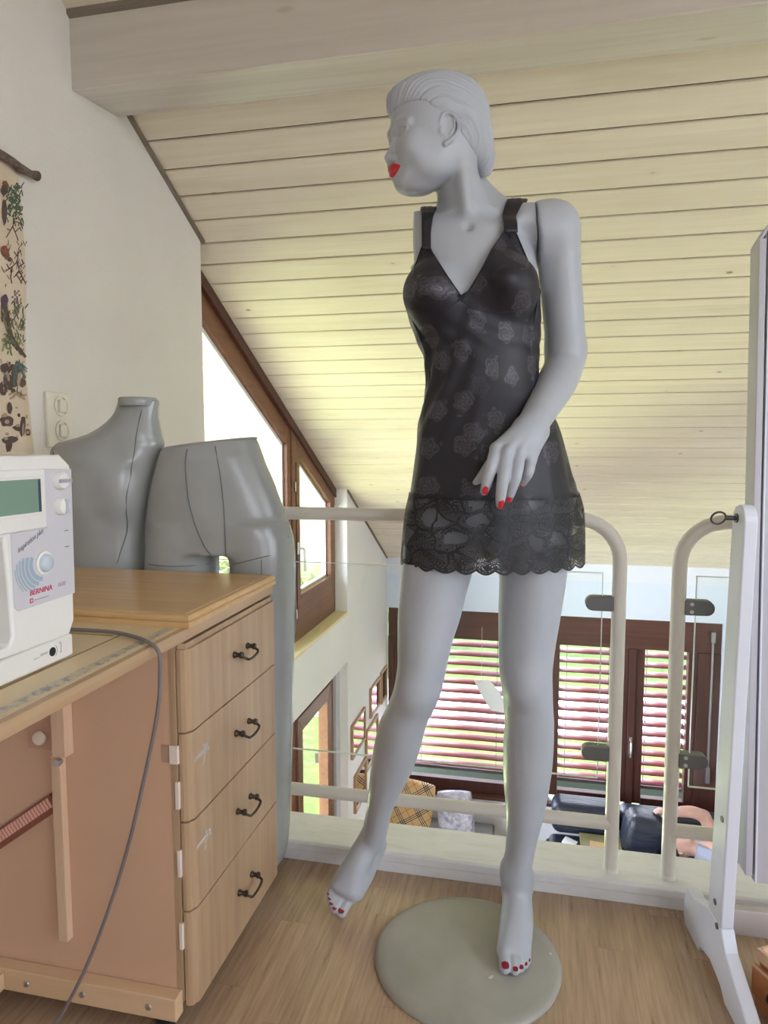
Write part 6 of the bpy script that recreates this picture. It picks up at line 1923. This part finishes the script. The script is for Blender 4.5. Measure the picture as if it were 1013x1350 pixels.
# ================================================================ THINGS IN THE HALL BELOW
# -- red slatted blinds outside the three windows
M_SLAT = simple('red_lacquered_slat', rgb8(128, 56, 54), .4)
M_SLATD = simple('dark_bottom_rail', rgb8(66, 52, 50), .5)
BL = [('wide red slatted blind behind the mannequin\'s legs', -1.18, -.15), ('red slatted blind just left of the railing gap', .215, .745), ('narrow red slatted blind of the door on the right', .915, 1.30)]
SP = .0885
for lab, a, b in BL:
    bl = thing('window_blind', lab, 'blind', ((a + b) / 2, YB + .24, zb_), group='red slatted blinds')
    z = zt_ - .035; k = 0
    while z > zb_ + .10:
        m = MB(); tilt = math.radians(24); vs, fs = [], []
        for i in range(7):
            t = i / 6 * 2 - 1; yy = t * .0385; zz = .007 * (1 - t * t)
            vs += [(x, YB + .24 + yy * math.cos(tilt) - zz * math.sin(tilt), z + yy * math.sin(tilt) + zz * math.cos(tilt)) for x in (a, b)]
        for i in range(6): fs.append((2 * i, 2 * i + 1, 2 * i + 3, 2 * i + 2))
        m.add(vs, fs); s_ = m.build('slat', M_SLAT, bl, smooth=True, recalc=False)
        s_.modifiers.new('thickness', 'SOLIDIFY').thickness = .0016
        z -= SP; k += 1
    m = MB(); m.box(a, b, YB + .215, YB + .265, zb_ + .045, zb_ + .075); m.build('bottom_rail', M_SLATD, bl, bevel=.004)
    for f in (.16, .84):
        m = MB(); m.box(a + (b - a) * f - .002, a + (b - a) * f + .002, YB + .2385, YB + .2415, zb_ + .05, zt_); m.build('ladder_cord', M_SLATD, bl)
    m = MB(); m.box(a - .025, a - .004, YB + .22, YB + .26, zb_ + .03, zt_ + .01); m.box(b + .004, b + .025, YB + .22, YB + .26, zb_ + .03, zt_ + .01); m.box(a - .025, b + .025, YB + .20, YB + .28, zt_ - .012, zt_ + .06)
    m.build('guide_rail', M_SLATD, bl)
# garden rail outside: a low dark fence board in front of the lawn
m = MB(); m.box(-2.2, 3.2, YB + .62, YB + .66, -2.235, -2.135)
for x in (-1.9, -.3, 1.3, 2.9): m.box(x, x + .07, YB + .66, YB + .72, -2.6, -2.10)
tag(m.build('garden_fence', simple('dark_green_wood', rgb8(54, 62, 54), .7)), 'low dark wooden rail outside just beyond the blinds', 'fence')
# door handle and espagnolette rod
dh = MB(); dh.box(.818, .842, YB - .006, YB + .01, -1.60, -1.42); dh.tube([(.83, YB - .004, -1.46), (.83, YB - .045, -1.46), (.83, YB - .05, -1.48), (.83, YB - .05, -1.585)], .009, 10)
tag(dh.build('door_handle', M_CHROME, None, smooth=True), 'metal handle on the brown post between the red blinds', 'door handle')
er = thing('bolt_rod', 'grey metal rod on the brown post at the far right window', 'rod', (1.447, YB - .015, -1.75))
m = MB(); m.cyl((1.447, YB - .012, -1.72), (1.447, YB - .012, -.50), .010, 12); m.build('rod', M_GREY_METAL, er, smooth=True)
m = MB(); m.box(1.43, 1.464, YB - .026, YB + .012, -.56, -.47); m.box(1.43, 1.464, YB - .026, YB + .012, -1.76, -1.62); m.build('bracket', M_GREY_METAL, er, bevel=.004)

# -- framed pictures on the white wall
M_PFRAME = wood('light_wood_frame', rgb8(150, 118, 88), rgb8(172, 138, 106), rgb8(190, 156, 124), 'Z', .4)
def print_mat(name, c0, c1, c2, sc):
    m = NT(name); n = m.noise(m.coord(), sc, 4, .6, .8)
    m.base(m.ramp(n, [(.32, c0), (.5, c1), (.68, c2)])); m.rough(.6); return m.mat
PP = [print_mat('print_meadow', rgb8(120, 132, 80), rgb8(206, 200, 160), rgb8(232, 228, 214), 9), print_mat('print_sketch', rgb8(110, 108, 104), rgb8(214, 210, 200), rgb8(236, 234, 228), 30), print_mat('print_ochre', rgb8(150, 146, 84), rgb8(196, 190, 128), rgb8(214, 208, 160), 7)]
M_PGLASS = glass_mat('picture_glass', (1, 1, 1, 1), 6.0)
PX = [('light-framed picture nearest the lower left window', 4.775, 5.175, -1.262, -1.000, 0), ('light-framed picture hanging right of and below the nearest one', 5.21, 5.62, -1.56, -1.225, 1), ('tall light-framed picture in the upper row', 5.365, 5.70, -1.175, -.925, 1), ('ochre picture in the upper row at the far end of the wall', 5.76, 6.00, -1.20, -.915, 2), ('lowest light-framed sketch just above the lower rail', 4.855, 5.205, -1.72, -1.425, 1)]
for lab, a, b, z0, z1, k in PX:
    t = thing('picture_frame', lab, 'picture', (XL, (a + b) / 2, (z0 + z1) / 2), group='framed pictures on the hall wall')
    m = MB(); f = .018
    for q in ((a, a + f, z0, z1), (b - f, b, z0, z1), (a + f, b - f, z0, z0 + f), (a + f, b - f, z1 - f, z1)): m.box(XL, XL + .022, *q)
    m.build('frame', M_PFRAME, t, bevel=.002)
    m = MB(); m.box(XL + .002, XL + .008, a + f, b - f, z0 + f, z1 - f); m.build('print', PP[k], t)
    m = MB(); m.box(XL + .011, XL + .013, a + f, b - f, z0 + f, z1 - f); m.build('glazing', M_PGLASS, t)

# -- bench with two cushions under the wide window
M_CHECK = NT('camel_check_cloth')
tc = M_CHECK.node('ShaderNodeTexCoord'); sp = M_CHECK.node('ShaderNodeSeparateXYZ'); M_CHECK.ln(tc.outputs['Object'], sp.inputs[0])
def stripe(o_, per, ph, w): return M_CHECK.math('LESS_THAN', M_CHECK.math('ABSOLUTE', M_CHECK.math('SUBTRACT', M_CHECK.math('FRACT', M_CHECK.math('ADD', M_CHECK.math('DIVIDE', o_, per), ph)), .5)), w)
u_ = M_CHECK.math('ADD', sp.outputs[0], M_CHECK.math('MULTIPLY', sp.outputs[2], .75)); v_ = M_CHECK.math('SUBTRACT', sp.outputs[2], M_CHECK.math('MULTIPLY', sp.outputs[0], .75))
c_ = rgb8(206, 170, 118)
base_ = None
for o_ in (u_, v_):
    for ph in (0, .10, .20):
        s_ = stripe(o_, .19, ph, .022); base_ = s_ if base_ is None else M_CHECK.math('MAXIMUM', base_, s_)
white_ = M_CHECK.math('MAXIMUM', stripe(u_, .19, .10, .15), stripe(v_, .19, .10, .15))
red_ = M_CHECK.math('MAXIMUM', stripe(u_, .19, .62, .012), stripe(v_, .19, .62, .012))
cc = M_CHECK.mix(M_CHECK.math('MULTIPLY', white_, .30), c_, rgb8(228, 214, 190)); cc = M_CHECK.mix(red_, cc, rgb8(160, 70, 60)); cc = M_CHECK.mix(base_, cc, rgb8(56, 50, 50))
M_CHECK.base(cc); M_CHECK.rough(.85)
M_FLOWER = print_mat('grey_flower_cloth', rgb8(124, 122, 136), rgb8(172, 168, 176), rgb8(206, 202, 206), 24)
def cushion(label, c, w, h, d, rx, rz, mat, ry=0):
    vs, fs = [], []; n = 22
    M_ = Matrix.Translation(c) @ Matrix.Rotation(rz, 4, 'Z') @ Matrix.Rotation(rx, 4, 'X') @ Matrix.Rotation(ry, 4, 'Y')
    for sg in (1, -1):
        for i in range(n + 1):
            for j in range(n + 1):
                u, v = i / n * 2 - 1, j / n * 2 - 1
                e = (max(0, 1 - abs(u) ** 2.6) * max(0, 1 - abs(v) ** 2.6)) ** .45
                pinch = 1 - .07 * (u * u * v * v)
                vs.append(((u * w / 2) * pinch * (1 - .05 * (1 - abs(u)) * 0), -sg * d / 2 * e, v * h / 2 * pinch))
    N = (n + 1) ** 2
    for s_ in range(2):
        for i in range(n):
            for j in range(n):
                q = (s_ * N + i * (n + 1) + j, s_ * N + (i + 1) * (n + 1) + j, s_ * N + (i + 1) * (n + 1) + j + 1, s_ * N + i * (n + 1) + j + 1)
                fs.append(q if s_ == 0 else q[::-1])
    me = bpy.data.meshes.new('cushion'); me.from_pydata(vs, [], fs); me.materials.append(mat)
    bmq = bmesh.new(); bmq.from_mesh(me); bmesh.ops.remove_doubles(bmq, verts=bmq.verts, dist=.0008); bmesh.ops.recalc_face_normals(bmq, faces=bmq.faces); bmq.to_mesh(me); bmq.free()
    for p_ in me.polygons: p_.use_smooth = True
    o = link(bpy.data.objects.new('cushion', me)); o.matrix_world = M_
    return tag(o, label, 'cushion', 'cushions on the bench')
cushion('camel checked cushion with dark lines behind the bent leg', (-1.02, 5.62, -2.02), .44, .44, .15, math.radians(-16), math.radians(6), M_CHECK.mat, math.radians(8))
cushion('grey flowered cushion beside the checked one', (-.615, 5.66, -2.065), .32, .38, .13, math.radians(-14), math.radians(-8), M_FLOWER, math.radians(-9))
bn = thing('bench', 'low grey bench carrying the two cushions', 'bench', (-.80, 5.62, ZLOW))
M_BENCH = simple('grey_upholstery', rgb8(120, 118, 116), .8)
m = MB(); m.box(-1.26, -.30, 5.30, 5.94, -2.42, -2.27); m.build('seat', M_BENCH, bn, bevel=.02, seg=3)
for x, y in ((-1.22, 5.34), (-.36, 5.34), (-1.22, 5.88), (-.36, 5.88)): m = MB(); m.box(x, x + .04, y, y + .04, ZLOW, -2.42); m.build('leg', M_BROWNZ, bn)

# -- black leather sofa, person lying on it
M_LEATHER = NT('black_leather')
_n = M_LEATHER.noise(M_LEATHER.coord(scale=(3, 14, 14)), 1.6, 4, .6, 1.0)
M_LEATHER.base(M_LEATHER.ramp(_n, [(.3, rgb8(26, 30, 40)), (.7, rgb8(40, 46, 60))])); M_LEATHER.rough(.38); M_LEATHER.bump(_n, .35, .02)
sf = thing('sofa', 'black leather sofa below the windows with a person lying on it', 'sofa', (1.0, 5.5, ZLOW))
def soft(name, x0, x1, y0, y1, z0, z1, r=.05):
    m = MB(); m.box(x0, x1, y0, y1, z0, z1); return m.build(name, M_LEATHER.mat, sf, bevel=r, seg=5, smooth=True)
soft('base', .14, 2.15, 4.82, 5.88, -2.47, -2.30, .03)
soft('seat', .16, 1.10, 4.80, 5.66, -2.30, -2.12, .05); soft('seat', 1.11, 2.13, 4.80, 5.66, -2.30, -2.12, .05)
soft('backrest', .18, .70, 5.60, 5.86, -2.12, -1.865, .07); soft('backrest', .71, 2.12, 5.66, 5.88, -2.12, -1.90, .07)
for x, y in ((.22, 4.9), (2.05, 4.9), (.22, 5.8), (2.05, 5.8)): m = MB(); m.cyl((x, y, ZLOW), (x, y, -2.47), .02, 12); m.build('leg', M_BLACKP, sf)
# big black bolster
m = MB()
Bt = Matrix.Translation((.862, 5.455, -1.940)) @ Matrix.Rotation(math.radians(10), 4, 'Y')
vs, fs = [], []; nu, nv = 28, 18
for i in range(nu):
    for j in range(nv + 1):
        a_, b_ = 2 * math.pi * i / nu, math.pi * j / nv - math.pi / 2
        sg = lambda v, e: math.copysign(abs(v) ** e, v)
        wr = 1 + .03 * math.sin(16 * b_) * max(0, math.cos(a_ - 2.4))
        vs.append(Bt @ Vector((.155 * sg(math.cos(a_), .55) * math.cos(b_) ** .45 * wr, .135 * sg(math.sin(a_), .55) * math.cos(b_) ** .45 * wr, .165 * sg(math.sin(b_), .7))))
for i in range(nu):
    for j in range(nv):
        fs.append((i * (nv + 1) + j, ((i + 1) % nu) * (nv + 1) + j, ((i + 1) % nu) * (nv + 1) + j + 1, i * (nv + 1) + j + 1))
m.add(vs, fs); tag(m.build('bolster_cushion', M_LEATHER.mat, None, smooth=True, angle=180), 'big black leather cushion under the lying person\'s hand', 'cushion')
# person: lying on the back, arm raised beside the head, hand on the cushion
M_FLESH = NT('skin')
_n = M_FLESH.noise(M_FLESH.coord(), 12, 3, .5); M_FLESH.base(M_FLESH.ramp(_n, [(.3, rgb8(184, 142, 126)), (.7, rgb8(200, 160, 144))])); M_FLESH.rough(.5); M_FLESH.b.inputs['Subsurface Weight'].default_value = .08
M_SHIRT = simple('grey_tshirt', rgb8(150, 152, 168), .85, noise=.08, nscale=12)
M_JEANS = simple('dark_trousers', rgb8(52, 58, 76), .8)
M_HAIR = simple('dark_hair', rgb8(50, 40, 38), .6)
pe = thing('person', 'person in a grey t-shirt lying on the black sofa, one arm raised', 'person', (1.55, 5.35, -2.12))
Fz = Field(axis_arr([(.90, 2.3, .007)]), axis_arr([(5.05, 5.66, .007)]), axis_arr([(-2.16, -1.62, .007)]))
zb2 = -2.118; HX = -.065
Fz.chain([(1.32, 5.37, zb2 + .115), (1.42, 5.36, zb2 + .125), (1.62, 5.35, zb2 + .115), (1.80, 5.34, zb2 + .115)], [.085, .105, .10, .11], .0, 0)
Fz.chain([(1.40, 5.24, zb2 + .12), (1.78, 5.26, zb2 + .11)], [.085, .09], .05)
Fz.chain([(1.40, 5.47, zb2 + .12), (1.78, 5.42, zb2 + .11)], [.085, .09], .05)
Fz.chain([(1.33, 5.38, zb2 + .13), (1.25 + HX, 5.40, zb2 + .135)], [.055, .055], .03)                      # neck
Fz.ell((1.165 + HX, 5.41, zb2 + .125), (.115, .080, .088), .02)                                            # head
Fz.ell((1.235 + HX, 5.40, zb2 + .185), (.045, .045, .040), .02)                                            # jaw
Fz.ell((1.165 + HX, 5.395, zb2 + .215), (.020, .014, .018), .012)                                          # nose
for s_ in (-1, 1):
    Fz.ell((1.135 + HX, 5.405 + s_ * .032, zb2 + .205), (.012, .016, .010), .008, op='s')
    Fz.ell((1.175 + HX, 5.408 + s_ * .080, zb2 + .12), (.028, .010, .016), .006)                           # ears
Fz.ell((1.208 + HX, 5.395, zb2 + .218), (.008, .022, .006), .004)                                          # mouth
Fz.chain([(1.42, 5.52, zb2 + .16), (1.375, 5.535, -1.90), (1.315, 5.535, -1.795)], [.060, .052, .046], .03)      # raised upper arm
Fz.chain([(1.315, 5.535, -1.795), (1.22, 5.525, -1.765), (1.10, 5.51, -1.772), (1.06, 5.505, -1.776)], [.047, .045, .036, .030], .015)
Fz.chain([(1.06, 5.505, -1.776), (1.01, 5.50, -1.776)], [.030, .030], .012)
for k, (dy, l) in enumerate(((-.028, .060), (-.010, .072), (.009, .068), (.027, .052))):
    Fz.chain([(1.015, 5.50 + dy * .7, -1.774), (1.015 - l * .55, 5.50 + dy, -1.766), (1.015 - l, 5.50 + dy * 1.1, -1.780)], [.0125, .011, .009], .006)
Fz.chain([(1.045, 5.478, -1.778), (1.015, 5.452, -1.782), (.995, 5.446, -1.786)], [.014, .011, .009], .008)
Fz.chain([(1.42, 5.20, zb2 + .14), (1.60, 5.15, zb2 + .10), (1.82, 5.20, zb2 + .17)], [.055, .046, .034], .03)    # other arm along the body
Fz.ell((1.87, 5.22, zb2 + .19), (.05, .04, .022), .02)
Fz.chain([(1.82, 5.26, zb2 + .11), (2.04, 5.25, zb2 + .19), (2.18, 5.24, zb2 + .10)], [.085, .065, .05], .04)
Fz.chain([(1.82, 5.42, zb2 + .11), (2.04, 5.43, zb2 + .11), (2.18, 5.43, zb2 + .09)], [.085, .065, .05], .04)
def person_mesh(name, F, mat, relax=2):
    V, Q = F.mesh(relax); Q = orient(V, Q); Mi = root_world(pe).inverted()
    return np_mesh(name, V + np.array(Mi.translation), Q, mat, pe)
person_mesh('body', Fz, M_FLESH.mat)
def clothes(name, mat, fn, grow):
    G = Field(*Fz.ax); G.F = Fz.F - grow
    p = (G.ax[0][:, None, None], G.ax[1][None, :, None], G.ax[2][None, None, :])
    G.F = np.maximum(G.F, (fn(*p) + 0 * p[0] + 0 * p[1] + 0 * p[2])).astype(np.float32)
    return person_mesh(name, G, mat)
clothes('tshirt', M_SHIRT, lambda x, y, z: np.maximum(np.maximum(1.225 + .35 * np.clip(z - (zb2 + .16), 0, 1) - x, x - 1.82), np.maximum(z - (-1.93), -(y - 5.13))), .012)
clothes('trousers', M_JEANS, lambda x, y, z: 1.79 - x, .014)
clothes('hair', M_HAIR, lambda x, y, z: np.maximum(x - (1.135 + HX + .35 * (zb2 + .20 - z)), z - (zb2 + .195)), .012)
# things lying on the sofa
M_PAPER = simple('white_paper', rgb8(228, 228, 230), .7)
def sheet(name, label, cat, pts, mat, th=.0015):
    m = MB(); m.prism(pts, (0, 0, th)); return tag(m.build(name, mat), label, cat)
sheet('paper_sheet', 'white paper sheet on the black sofa right of the straight leg', 'paper', [(.255, 5.50, -2.1195), (.345, 5.44, -2.1195), (.385, 5.53, -2.1195), (.29, 5.60, -2.1195)], M_PAPER)
tb_ = thing('storage_box', 'olive green box with a tan card lying on the sofa', 'box', (.56, 5.36, -2.12))
m = MB(); m.box(.40, .70, 5.14, 5.56, -2.1195, -2.06); m.build('box_body', simple('olive_board', rgb8(116, 114, 76), .7), tb_, bevel=.004)
m = MB(); m.box(.395, .705, 5.135, 5.565, -2.075, -2.055); m.build('lid', simple('olive_lid', rgb8(134, 128, 88), .7), tb_, bevel=.003)
m = MB(); m.prism([(.45, 5.18, -2.0545), (.62, 5.18, -2.0545), (.60, 5.44, -2.0545), (.47, 5.46, -2.0545)], (0, 0, .002)); tag(m.build('card', simple('tan_card', rgb8(196, 166, 118), .7)), 'tan card lying on the olive green box', 'card')
# white paper ornament hanging in front of the wide blind
pts = [onY(x, y, YB - .06) for x, y in ((625, 897), (645, 896), (657, 910), (666, 926), (666, 940), (648, 937), (637, 920))]
m = MB(); m.prism(pts, (0, .004, 0)); m.cyl((pts[0] + pts[1]) / 2 + Vector((0, .002, -.004)), Vector((((pts[0] + pts[1]) / 2).x, YB - .058, zt_ + .12)), .0012, 6)
tag(m.build('paper_ornament', M_PAPER), 'white paper ornament hanging before the wide blind beside the straight knee', 'ornament')
